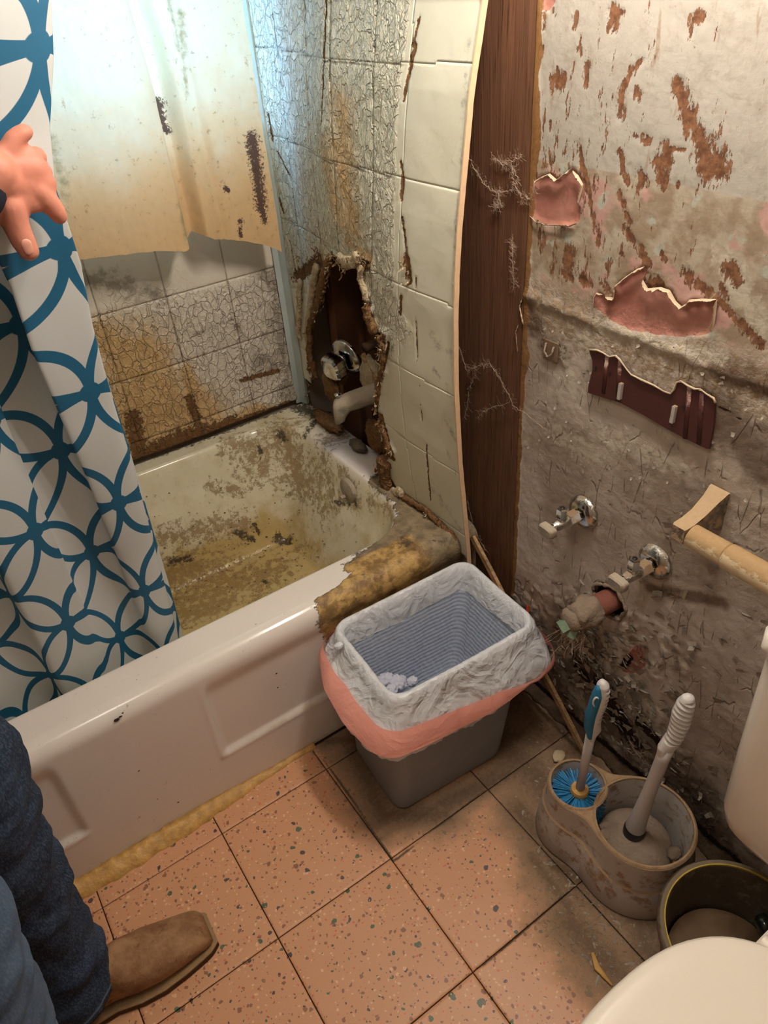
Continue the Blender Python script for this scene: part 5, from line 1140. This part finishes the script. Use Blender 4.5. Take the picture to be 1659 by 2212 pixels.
tube('pipe_nut', [o0 + d * q + np.array([0, .003, -.008]) for q in (.112, .118, .132, .140)], [.020, .024, .024, .017], M['dust'], dr, 10, fn=lump)
e = o0 + d * .135 + np.array([0, .004, -.010])
tube('cut_stub', [e - d * .010, e + d * .014 + [0, .006, -.010]], [(.015, .012), (.015, .012)], M['copper'], dr, 4, angle=20, label='green corroded metal end')
tube('cut_stub', [e + [0.008, -.010, -.004], e + d * .006 + [0, -.012, -.024]], [(.011, .009), (.010, .008)], M['copper'], dr, 4, angle=20, label='green corroded metal end')
hr = []
for a in np.linspace(0, 2 * PI, 33): hr.append((XW - .002, drain_c[0] + (.0375 + .003 * math.sin(5 * a)) * math.cos(a), drain_c[1] + (.0375 + .003 * math.sin(4 * a)) * math.sin(a)))
tube('hole_collar', hr, [.0035 + .0015 * math.sin(i * 2.3) for i in range(33)], M['dust'], dr, 8, (1, 0, 0))
# hanging lint
def strands(name, anchors, n, L, mat_, seed, r=.0003, spread=.012, parent=None):
    rn = random.Random(seed); VV = []; FF = []
    for i in range(n):
        p = np.array(rn.choice(anchors)) + np.array([rn.gauss(0, spread * .3), rn.gauss(0, spread), rn.gauss(0, spread * .4)]); d = np.array([rn.gauss(0, .25), rn.gauss(0, .3), -1.]); l = L * rn.uniform(.3, 1); k = 7; pts = []
        for j in range(k): pts.append(p.copy()); d = d + np.array([rn.gauss(0, .22), rn.gauss(0, .28), 0]); p = p + d / np.linalg.norm(d) * l / k
        b = len(VV)
        for q in pts:
            VV += [tuple(q + [0, r, r]), tuple(q + [0, -r, r]), tuple(q + [r, 0, -r])]
        for j in range(k - 1):
            for s in range(3): FF.append((b + j * 3 + s, b + j * 3 + (s + 1) % 3, b + j * 3 + 3 + (s + 1) % 3, b + j * 3 + 3 + s))
    return mk(name, VV, FF, mat_, parent, False, kind='stuff')
o = strands('hanging_lint', [e + [0, 0, -.02], e + [.01, -.01, -.02], e + [.02, -.02, -.03]], 90, .085, M['web'], 3, .00028, .009); tag(o, 'grey lint hanging down below the drain stub', 'lint')
# ---- steel hanger of the missing sink
bp = [(1273,757),(1290,758),(1303,764),(1315,772),(1330,770),(1338,778),(1350,795),(1362,810),(1385,822),(1412,834),(1432,846),(1448,852),(1456,842),(1461,828),(1470,824),(1484,834),(1500,842),(1512,842),(1525,852),(1541,862),(1545,872),(1541,920),(1532,972),(1490,952),(1440,926),(1390,896),(1340,870),(1300,858),(1270,848),(1272,830),(1280,800),(1280,780)]
bpoly = smooth_closed([wyz(a, b, XW - .007) for a, b in bp], 110)
bk = thing('sink_bracket', 'dark brown steel bracket with a scooped top edge screwed to the wall', 'bracket', (XW - .004, -.04, .80))
Vb = [(XW - .0075, a, b) for a, b in bpoly] + [(XW - .004, a, b) for a, b in bpoly]; nbp = len(bpoly)
tri = geometry.tessellate_polygon([[Vector((a, b, 0)) for a, b in bpoly]]); Fb = [tuple(t_) for t_ in tri] + [tuple(i + nbp for i in reversed(t_)) for t_ in tri] + [(i, (i + 1) % nbp, (i + 1) % nbp + nbp, i + nbp) for i in range(nbp)]
mk('bracket_plate', Vb, Fb, M['bracket'], bk, False)
tp = [p for p in bpoly]; top_edge = smooth_closed([wyz(a, b, XW - .008) for a, b in bp[:20]], 200)[:]
te = [wyz(a, b, XW - .009) for a, b in bp[:21]]
tube('dusty_lip', [(XW - .009, a, b + .0012) for a, b in te], [.0013 + .0005 * math.sin(i * 1.7) for i in range(len(te))], M['peel'], bk, 8, (1, 0, 0), label='pale lint along the top edge')
for (px, py) in ((1340, 845), (1455, 895)):
    a, b = wyz(px, py, XW - .010); box('hanger_tab', (XW - .0135, a - .003, b - .014), (XW - .0065, a + .003, b + .014), M['holder'], bk, .001)
for (px, py) in ((1287, 795), (1317, 805), (1515, 893), (1475, 880), (1480, 930), (1306, 780)):
    a, b = wyz(px, py, XW - .009); lathe('screw_hole', [(.0028, -.0085), (.0020, -.0080)], M['black'], (XW, a, b), 0, bk, 12)
for (px0, py0, px1, py1) in ((1310, 770, 1302, 850), (1338, 780, 1332, 866), (1488, 836, 1478, 948), (1515, 846, 1508, 960)):
    a, b = wyz(px0, py0, XW - .009), wyz(px1, py1, XW - .009); tube('pressed_rib', [(XW - .0075, *a), (XW - .0075, *b)], [(.004, .0014)] * 2, M['bracket'], bk, 10, (1, 0, 0))
# ---- square ghost of a small fitting
gh = thing('wall_anchor', 'small dirty square wall anchor left of the brown bracket', 'wall plate', (XW, .162, .858))
a, b = wyz(1190, 757, XW - .003); box('anchor_plate', (XW - .0045, a - .017, b - .017), (XW - .002, a + .017, b + .017), M['dirty_plaster'], gh, .001)
tube('anchor_hook', [(XW - .006, a + .009, b + .012), (XW - .010, a + .009, b - .002), (XW - .010, a, b - .010), (XW - .010, a - .009, b - .002), (XW - .006, a - .009, b + .010)], .0018, M['dust'], gh, 8, (1, 0, 0))
# ---- paper holder
ph_ = thing('paper_holder', 'dusty chrome post with a yellowed roller, paper holder beside the toilet tank', 'toilet paper holder', (XW, -.30, .715))
def post(y, sgn):
    R = []
    for t, x, yc, zc, hy, hz in ((0, XW - .001, y, .725, .016, .034), (.05, XW - .006, y, .725, .0155, .033), (.25, XW - .020, y, .725, .013, .024), (.6, XW - .045, y, .722, .0115, .014), (.9, XW - .066, y, .718, .0115, .013), (1, XW - .083, y, .717, .0115, .0135), (1.0, XW - .086, y, .717, .010, .012)):
        R.append([(x, yc + a * hy, zc + b * hz) for a, b in ((1, -1), (1, 1), (-1, 1), (-1, -1))])
    return loft('holder_post', R, M['dustpost'], ph_, angle=20)
post(-.193, 1); post(-.372, -1)
tube('holder_roller', [(XW - .072, y, .716) for y in (-.205, -.207, -.262, -.2635, -.266, -.355, -.360)], [.012, .0175, .0178, .0165, .0190, .0190, .012], M['roller'], ph_, 28, (0, 0, 1), angle=40, label='yellowed two part roller')
# ---- cobwebs over the board, dust on the floor line
def webline(pts, seed, parent=None, fuzz=1.0):
    rn = random.Random(seed); VV = []; FF = []
    def strand(P_, r):
        b = len(VV)
        for q in P_: VV.extend([tuple(q + np.array([0, r, 0])), tuple(q + np.array([0, -r * .6, r])), tuple(q + np.array([-r, 0, -r * .6]))])
        for j in range(len(P_) - 1):
            for s in range(3): FF.append((b + j * 3 + s, b + j * 3 + (s + 1) % 3, b + j * 3 + 3 + (s + 1) % 3, b + j * 3 + 3 + s))
    P3 = [np.array([XW - .006 - rn.uniform(0, .006), *wyz(a, b, XW - .008)]) for a, b in pts]
    Q = []
    for a, b in zip(P3[:-1], P3[1:]):
        for t in np.linspace(0, 1, 9)[:-1]: Q.append(a + (b - a) * t + np.array([0, rn.gauss(0, .0014), rn.gauss(0, .0014)]))
    Q.append(P3[-1]); strand(Q, .00035); strand([q + np.array([-.001, rn.gauss(0, .0012), rn.gauss(0, .0012)]) for q in Q], .00022)
    for i in range(int(34 * fuzz)):
        q = rn.choice(Q); P_ = [q]; d = np.array([rn.gauss(0, .3), rn.gauss(0, 1), rn.gauss(0, 1)]); d /= np.linalg.norm(d)
        for j in range(5): P_.append(P_[-1] + d * .0022 + np.array([0, rn.gauss(0, .0016), rn.gauss(0, .0016)]))
        strand(P_, .00014)
    return mk('cobweb', VV, FF, M['web'], None, False, kind='stuff')
for i, (pts, lb, fz) in enumerate((([(1012, 340), (1035, 375), (1050, 400), (1075, 415), (1105, 410), (1120, 385), (1110, 360)], 'cobweb strand crossing the brown board near the upper pink patch', 2.5), ([(1110, 360), (1115, 395), (1125, 425), (1145, 430), (1160, 400)], 'cobweb between the brown board and the upper pink patch', 2), ([(1075, 415), (1078, 440), (1070, 455)], 'fuzzy cobweb tuft hanging at the middle of the upper board', 3),
    ([(1065, 345), (1090, 355), (1125, 340)], 'cobweb tuft high on the brown board', 3), ([(985, 720), (1010, 800), (1045, 788), (1062, 785)], 'cobweb strand from the panel edge to the brown board', 2), ([(1062, 785), (1085, 820), (1110, 875), (1150, 905), (1180, 930)], 'long cobweb strand running down onto the painted wall', 2.2), ([(1030, 800), (1015, 840), (1005, 900)], 'cobweb strand hanging beside the panel edge', 1.5),
    ([(1105, 520), (1112, 560), (1108, 620)], 'cobweb fuzz on the right side of the board', 3), ([(1010, 1080), (1025, 1150), (1050, 1190)], 'cobweb at the foot of the brown board', 1.5), ([(1360, 1595), (1385, 1640), (1420, 1665)], 'cobweb low on the wall behind the caddy', 3), ([(1330, 1600), (1370, 1630), (1400, 1620)], 'cobweb in the dark corner behind the toilet brush', 2), ([(1100, 870), (1060, 880), (1035, 900)], 'faint cobweb across the middle of the board', 1.2))):
    tag(webline(pts, i + 1, None, fz), lb, 'cobweb')
# ---- debris on the floor
def chip(px, py, l, w_, h, ang, mat_, label, name, seed, z=.0):
    c = on(px, py, 2, .004); o = blob(name, (c[0], c[1], h * .5 + .001), (l, w_, h), mat_, None, .45, 1.6, seed, 3)
    o.rotation_euler.z = ang; return tag(o, label, 'debris')
chip(1208, 1634, .017, .013, .007, .3, M['chipm'], 'pale plaster chip lying behind the brush caddy', 'plaster_chip', 1)
c = on(1300, 2078, 2, .003); ws = tube('wood_splinter', [on(1280, 2058, 2, .003), on(1290, 2090, 2, .004), on(1322, 2128, 2, .003)], [(.003, .0015), (.006, .002), (.002, .001)], M['collar'], None, 8); tag(ws, 'yellow wood splinter on the floor in front of the toilet lid', 'debris')
rn = random.Random(31); VV = []; FF = []
for i in range(520):
    px, py = rn.choice([(rn.gauss(1250, 60), rn.gauss(1950, 60)), (rn.gauss(1330, 60), rn.gauss(2050, 50)), (rn.uniform(1130, 1300), rn.uniform(1480, 1700)), (rn.gauss(1180, 70), rn.gauss(1780, 90)), (rn.uniform(1300, 1560), rn.uniform(1640, 1900))])
    c = on(px, py, 2, .001)
    if c[0] > XW - .006 or c[1] > .31 or sdf2(c[:2], .014) < 0 or (np.hypot(c[0] - PC_[0], c[1] - PC_[1]) < PR - .015): continue
    r = abs(rn.gauss(0, .0016)) + .0006; b = len(VV); a0 = rn.uniform(0, 6); el = rn.uniform(.4, 2.5)
    for k in range(5): a = k * 1.257; q = r * rn.uniform(.6, 1.2); u, v = q * math.cos(a) * el, q * math.sin(a) / el ** .5; VV.append((c[0] + u * math.cos(a0) - v * math.sin(a0), c[1] + u * math.sin(a0) + v * math.cos(a0), .0002))
    VV.append((c[0], c[1], .0005 + r * rn.uniform(.3, 1)))
    for k in range(5): FF.append((b + k, b + (k + 1) % 5, b + 5))
o = mk('floor_grit', VV, FF, M['peelg'], None, False, kind='stuff'); tag(o, 'grit and paint crumbs scattered on the dirty floor beside the caddy', 'debris')
rn = random.Random(8); anch = []
for i in range(60): anch.append(on(rn.gauss(1270, 50), rn.gauss(1960, 45), 2, .004))
VV = []; FF = []
for i in range(45):
    p = np.array(rn.choice(anch)) + np.array([rn.gauss(0, .02), rn.gauss(0, .02), 0])
    if sdf2(p[:2], .016) < 0: continue
    d = rn.uniform(0, 6.28); b = len(VV); k = 8; w_ = .0003
    for j in range(k):
        VV += [(p[0], p[1], .0010 + .0006 * math.sin(j)), (p[0] + w_ * 2, p[1] + w_, .0012), (p[0], p[1] + w_ * 2, .0022)]; d += rn.gauss(0, .6); p = p + np.array([math.cos(d), math.sin(d), 0]) * .0016
    for j in range(k - 1):
        for s in range(3): FF.append((b + j * 3 + s, b + j * 3 + (s + 1) % 3, b + j * 3 + 3 + (s + 1) % 3, b + j * 3 + 3 + s))
o = mk('floor_hair', VV, FF, M['peel'], None, False, kind='stuff'); tag(o, 'pale hair and threads on the floor in front of the caddy', 'debris')
# dirt banked along the foot of the wall
R = []
for i, y in enumerate(np.linspace(-.62, .225, 200)):
    h_ = .012 * (1 + .7 * float(fbm(y * 25, 0, 1))) ; w_ = .022 * (1 + .6 * float(fbm(y * 18, 3, 1))); x1 = XW - .0015
    R.append([(x1, y, -.002), (x1 - w_ * 1.3, y, -.001), (x1 - w_ * .8, y, h_ * .35), (x1 - w_ * .35, y, h_ * .8), (x1, y, h_ * 1.2)])
dl = loft('dirt_bank', R, M['bank'], None); tag(dl, 'dark dirt and crumbs banked along the foot of the painted wall', 'dirt', kind='stuff')
# ================================================================== LAMPS (outside the frame)
vl = thing('vanity_lamp', 'wall lamp with three glowing glass globes over the missing sink', 'lamp', (XW, -.06, 1.68))
box('lamp_backplate', (XW - .02, -.26, 1.72), (XW - .004, .14, 1.80), M['chrome'], vl, .004)
for y in (-.20, -.06, .08):
    tube('lamp_arm', [(XW - .02, y, 1.76), (XW - .12, y, 1.76), (XW - .155, y, 1.755), (XW - .165, y, 1.735)], [.008, .008, .010, .014], M['chrome'], vl, 12)
    bm = bmesh.new(); bmesh.ops.create_uvsphere(bm, u_segments=20, v_segments=12, radius=.036); V = np.array([v.co[:] for v in bm.verts]) + [XW - .165, y, 1.70]; F = [[v.index for v in f.verts] for f in bm.faces]; bm.free()
    mk('lamp_globe', V, F, M['globe'], vl)
cl = thing('ceiling_fill_lamp', 'unseen round ceiling lamp for fill light', 'lamp', (-.1, -.3, ZC))  # unseen lamp, gives the room its fill light
lathe('lamp_glass', [(.001, -.055), (.07, -.05), (.12, -.03), (.14, -.004)], M['fillglow'], (-.1, -.3, ZC), 2, cl, 40, cap0=False, cap1=False)
lathe('lamp_ring', [(.14, -.012), (.15, -.012), (.15, -.0005), (.14, -.0005)], M['chrome'], (-.1, -.3, ZC), 2, cl, 40)
# ================================================================== PERSON (only hand, one boot and the trouser legs are in view)
pe_ = thing('person', 'person in dark jacket, blue jeans and brown boots holding the shower curtain aside', 'person', (-.33, .02, 0))
def capsule(V, F, a, b, ra, rb, n=16, flat=None, up=(0, 0, 1)):
    """tapered capsule; flat = (k across, k thick)"""
    a, b = np.array(a, float), np.array(b, float); d = b - a; L = np.linalg.norm(d); d = d / max(L, 1e-9); s, t = frame(d, up); fx, fy = flat or (1, 1); rings = []
    for k in range(6): q = (k + .0) / 5 * PI / 2; rings.append((a - d * ra * math.cos(q), ra * math.sin(q)))
    for k in range(1, 6): q = k / 6; rings.append((a + d * L * q, ra + (rb - ra) * q))
    for k in range(6): q = (5 - k) / 5 * PI / 2; rings.append((b + d * rb * math.cos(q), rb * math.sin(q)))
    b0 = len(V)
    for c, r in rings:
        r = max(r, 1e-5)
        for j in range(n): w_ = 2 * PI * j / n; V.append(c + s * r * fx * math.cos(w_) + t * r * fy * math.sin(w_))
    m_ = len(rings)
    for i in range(m_ - 1):
        for j in range(n): k = (j + 1) % n; F.append((b0 + i * n + j, b0 + i * n + k, b0 + (i + 1) * n + k, b0 + (i + 1) * n + j))
    F.append(tuple(b0 + j for j in range(n))[::-1]); F.append(tuple(b0 + (m_ - 1) * n + j for j in range(n)))
def remeshed(name, V, F, vox, mat_, smooth_n=6, label=None):
    o = mk(name, V, F, mat_, pe_, True, label=label)
    r = o.modifiers.new('remesh', 'REMESH'); r.mode = 'VOXEL'; r.voxel_size = vox; r.use_smooth_shade = True
    s = o.modifiers.new('smooth', 'SMOOTH'); s.factor = .5; s.iterations = smooth_n; return o
# ---- body: hand measured at the curtain, arm, torso, neck and head as one surface
HY = .318
hp = lambda px, py, y=HY: on(px, py, 1, y)
V, F = [], []
wr_ = hp(-12, 370, .292)
palm = [(hp(8, 372, .300), hp(72, 372, .306), .024, .022), (hp(8, 398, .300), hp(86, 398, .307), .025, .022), (hp(5, 425, .300), hp(78, 425, .306), .024, .020), (hp(10, 350, .302), hp(60, 345, .308), .020, .018), (hp(5, 448, .300), hp(35, 458, .304), .022, .018)]
for a, b, ra, rb in palm: capsule(V, F, a, b, ra * .88, rb * .88, 16, (1, .62), up=(0, -1, .0))
# thumb (points down, nail to the camera), index, middle and ring (curled round the cloth), little finger (points up)
for pts in ([(hp(22, 445, .298), .0165), (hp(34, 485, .300), .0150), (hp(50, 520, .300), .0140), (hp(61, 540, .300), .0125)],
            [(hp(82, 412, .306), .0145), (hp(103, 432, .306), .0125), (hp(120, 455, .308), .0112), (hp(127, 466, .310), .0100)],
            [(hp(74, 385, .308), .0140), (hp(92, 372, .326), .0115), (hp(90, 380, .345), .0105), (hp(72, 392, .350), .0095)],
            [(hp(62, 345, .312), .0130), (hp(80, 338, .330), .0110), (hp(80, 350, .348), .0100), (hp(64, 360, .352), .0090)],
            [(hp(18, 330, .306), .0125), (hp(30, 303, .306), .0105), (hp(44, 290, .307), .0096), (hp(54, 285, .308), .0088)]):
    for (a, ra), (b, rb) in zip(pts[:-1], pts[1:]): capsule(V, F, a, b, ra, rb, 14)
el = np.array([-.20, .315, 1.10]); shd = np.array([-.325, .17, 1.235])
capsule(V, F, hp(10, 395, .298), wr_, .022, .021, 16, (1, .8), up=(0, -1, 0)); capsule(V, F, wr_, el, .022, .034); capsule(V, F, el, shd, .036, .045)
rs, re, rw = np.array([-.335, -.14, 1.235]), np.array([-.42, -.22, 1.02]), np.array([-.50, -.19, .84])
capsule(V, F, rs, re, .044, .036); capsule(V, F, re, rw, .034, .022); capsule(V, F, rw, rw + [.03, .01, -.05], .024, .020)
for k in range(4): q = rw + [.035 + .0, -.024 + k * .015 + .02, -.055]; capsule(V, F, q, q + [.012, 0, -.045], .009, .0075, 10)
q = rw + [.03, .03, -.02]; capsule(V, F, q, q + [.022, .012, -.035], .010, .008, 10)
capsule(V, F, (-.33, .015, .82), (-.33, .015, 1.05), .11, .115, 20, (1.15, .8), up=(1, 0, 0)); capsule(V, F, (-.33, .015, 1.05), (-.33, .015, 1.18), .118, .105, 20, (1.25, .8), up=(1, 0, 0))
capsule(V, F, rs, shd, .055, .055); capsule(V, F, (-.33, .015, 1.24), (-.32, .015, 1.36), .044, .042)
capsule(V, F, (-.305, .02, 1.42), (-.315, .02, 1.47), .062, .068, 20); capsule(V, F, (-.27, .02, 1.375), (-.30, .02, 1.40), .034, .045)
capsule(V, F, (-.238, .02, 1.435), (-.228, .02, 1.415), .008, .010, 10); capsule(V, F, (-.245, .02, 1.385), (-.243, .02, 1.383), .014, .012, 10)
for s in (-1, 1): capsule(V, F, (-.31, .02 + s * .068, 1.445), (-.315, .02 + s * .070, 1.42), .010, .008, 10)
remeshed('body', V, F, .0027, M['skin'], 5)
V, F = [], []; n0, n1 = hp(57, 528, .287), hp(62, 541, .288); capsule(V, F, n0, n1, .0062, .0055, 14, (1, .3), up=(0, -1, 0)); mk('thumb_nail', V, F, M['nail'], COL.objects['body'], True, label='thumb nail')
# jacket
V, F = [], []
cuff = wr_ + (el - wr_) * .12
capsule(V, F, wr_ + (el - wr_) * .10, el, .030, .043); capsule(V, F, el, shd, .045, .058); capsule(V, F, shd, rs, .062, .062); capsule(V, F, rs, re, .056, .045); capsule(V, F, re, rw, .044, .032)
capsule(V, F, (-.33, .015, .80), (-.33, .015, 1.06), .122, .127, 20, (1.18, .85), up=(1, 0, 0)); capsule(V, F, (-.33, .015, 1.05), (-.33, .015, 1.19), .13, .112, 20, (1.25, .85), up=(1, 0, 0)); capsule(V, F, (-.33, .015, 1.24), (-.33, .015, 1.29), .062, .052)
remeshed('jacket', V, F, .006, M['shirt'], 4, 'dark jacket with the cuff at the wrist')
V, F = [], []
capsule(V, F, (-.325, .02, 1.455), (-.325, .02, 1.482), .068, .072, 20); capsule(V, F, (-.355, .02, 1.42), (-.34, .02, 1.45), .055, .062, 20)
remeshed('hair', V, F, .006, M['hair'], 3)
for s in (-1, 1):
    bm = bmesh.new(); bmesh.ops.create_uvsphere(bm, u_segments=12, v_segments=8, radius=.009); Ve = np.array([v.co[:] for v in bm.verts]) + [-.250, .02 + s * .026, 1.437]; Fe = [[v.index for v in f.verts] for f in bm.faces]; bm.free()
    mk('eye', Ve, Fe, M['porcelain'], pe_)
# ---- jeans legs, lofted with folds
def leg(name, path, mat_, seed, label=None, cuffrows=True):
    """path = [(z, x, y, rx, ry)] from hem to hip"""
    pa = np.array(path, float); zs_ = np.concatenate([np.linspace(pa[0, 0], pa[0, 0] + .02, 6)[:-1], np.linspace(pa[0, 0] + .02, pa[-1, 0], 110)]); n = 72; R = []; seam = []
    for z in zs_:
        cx, cy, rx, ry = (np.interp(z, pa[:, 0], pa[:, k]) for k in (1, 2, 3, 4)); ring = []
        a = np.arange(n) / n * 2 * PI; hh = z - pa[0, 0]
        f = .0085 * fbm(np.cos(a) * 1.6 + seed, np.sin(a) * 1.6, z * 9, 3) + .010 * fbm(np.cos(a) * .9 + seed, np.sin(a) * .9 + z * 3, z * 22, 2) * sstep(hh, .01, .06)
        f = f + .006 * np.sin(z * 55 + 2.2 * np.sin(a + seed)) * np.exp(-((z - .36) / .12) ** 2) * (.5 + .5 * np.cos(a - 1))
        if hh < .014: f = f + .0018
        tilt = -.030 * np.cos(a) * (1 - sstep(np.array(hh), 0, .12))
        R.append([(cx + (rx + f[k]) * math.cos(a[k]), cy + (ry + f[k]) * math.sin(a[k]), z + tilt[k] * -1 * .6) for k in range(n)]); seam += [1.0 if .010 < hh < .014 else 0.0] * n
    R0 = [[(q[0] + (c[0] - q[0]) * .08, q[1] + (c[1] - q[1]) * .08, q[2] + .012) for q in R[0]] for c in [np.mean(np.array(R[0]), axis=0)]]
    return loft(name, R0 + R, mat_, pe_, cap0=False, cap1=True, attrs=dict(seam=[0.0] * n + seam), label=label)
leg('jeans_leg', [(.070, -.318, .098, .066, .066), (.12, -.318, .102, .068, .066), (.20, -.312, .112, .064, .064), (.30, -.308, .115, .064, .066), (.40, -.305, .112, .068, .072), (.50, -.298, .108, .073, .078), (.62, -.285, .100, .080, .088), (.74, -.300, .088, .088, .092), (.84, -.325, .06, .10, .09)], M['jeans'], 3)
leg('jeans_leg', [(.070, -.40, -.14, .066, .066), (.14, -.40, -.14, .068, .066), (.28, -.385, -.125, .066, .068), (.40, -.365, -.11, .072, .076), (.54, -.352, -.10, .078, .082), (.66, -.345, -.085, .085, .088), (.76, -.34, -.06, .094, .092), (.84, -.33, -.03, .10, .09)], M['jeans2'], 9)  # nearer leg in a paler tone of the same jeans
# ---- boots
def boot(y0, x_toe, ang, name_sfx=''):
    bt = []; ca_, sa_ = math.cos(ang), math.sin(ang)
    def W(u, v, z): return (x_toe - u * ca_ + v * sa_ * 1, y0 + u * sa_ * 1 + v * ca_, z)
    st = np.array([0, .004, .012, .03, .06, .10, .14, .18, .215, .25, .275, .290, .296])
    hw = np.array([.024, .031, .0350, .0390, .0440, .0475, .0435, .0320, .0310, .0320, .0310, .024, .012])
    ht = np.array([.016, .030, .040, .049, .059, .076, .098, .114, .110, .115, .110, .10, .08])
    sole = []
    for e, z in ((.004, .0006), (.006, .004), (.006, .015), (.004, .0165)):
        L_ = [W(u - (e if i == 0 else (-e if i == len(st) - 1 else 0)), h + e, z) for i, (u, h) in enumerate(zip(st, hw))]; R_ = [W(u - (e if i == 0 else (-e if i == len(st) - 1 else 0)), -h - e, z) for i, (u, h) in enumerate(zip(st, hw))]
        sole.append(L_ + R_[::-1])
    loft('boot_sole', sole[:3], M['sole'], pe_, angle=50); 
    wl = [[(p[0], p[1], .0152) for p in sole[2]], [(p[0], p[1], .0185) for p in sole[2]], [(p[0] * .985 + np.mean([q[0] for q in sole[2]]) * .015, p[1] * .985 + .015 * y0, .019) for p in sole[2]]]
    loft('boot_welt', wl, M['welt'], pe_, angle=50)
    R = []; us = np.concatenate([[0, .001, .003, .006], np.linspace(.010, .296, 60)]); n = 40
    for u in us:
        h, t_ = np.interp(u, st, hw), np.interp(u, st, ht); ring = []
        for k in range(n):
            a = 2 * PI * k / n; c, s = math.cos(a), math.sin(a); p_ = .62 if s < 0 else .96
            vv = h * math.copysign(abs(c) ** p_, c); zz = .015 + (t_ * (.5 + .5 * math.copysign(abs(s) ** (.9 if u > .02 else .7), s)))
            cr = .0018 * math.sin(u * 130 + vv * 40) * math.exp(-((u - .105) / .022) ** 2) * max(0, s) + .0012 * float(fbm(u * 25, vv * 25, y0))
            ring.append(W(u, vv, zz + cr))
        R.append(ring)
    loft('boot_upper', R, M['leather'], pe_, label='square toed brown boot upper')
    R = []
    for z, cu_, rx, ry in ((.06, .226, .050, .031), (.09, .224, .044, .031), (.13, .222, .040, .032), (.18, .220, .040, .034)):
        R.append([W(cu_ + rx * math.cos(a), ry * math.sin(a), z) for a in np.linspace(0, 2 * PI, 40, endpoint=False)])
    loft('boot_shaft', R, M['leather'], pe_, cap0=False)
boot(.082, -.098, -.03 * -1)
boot(-.145, -.19, .03)
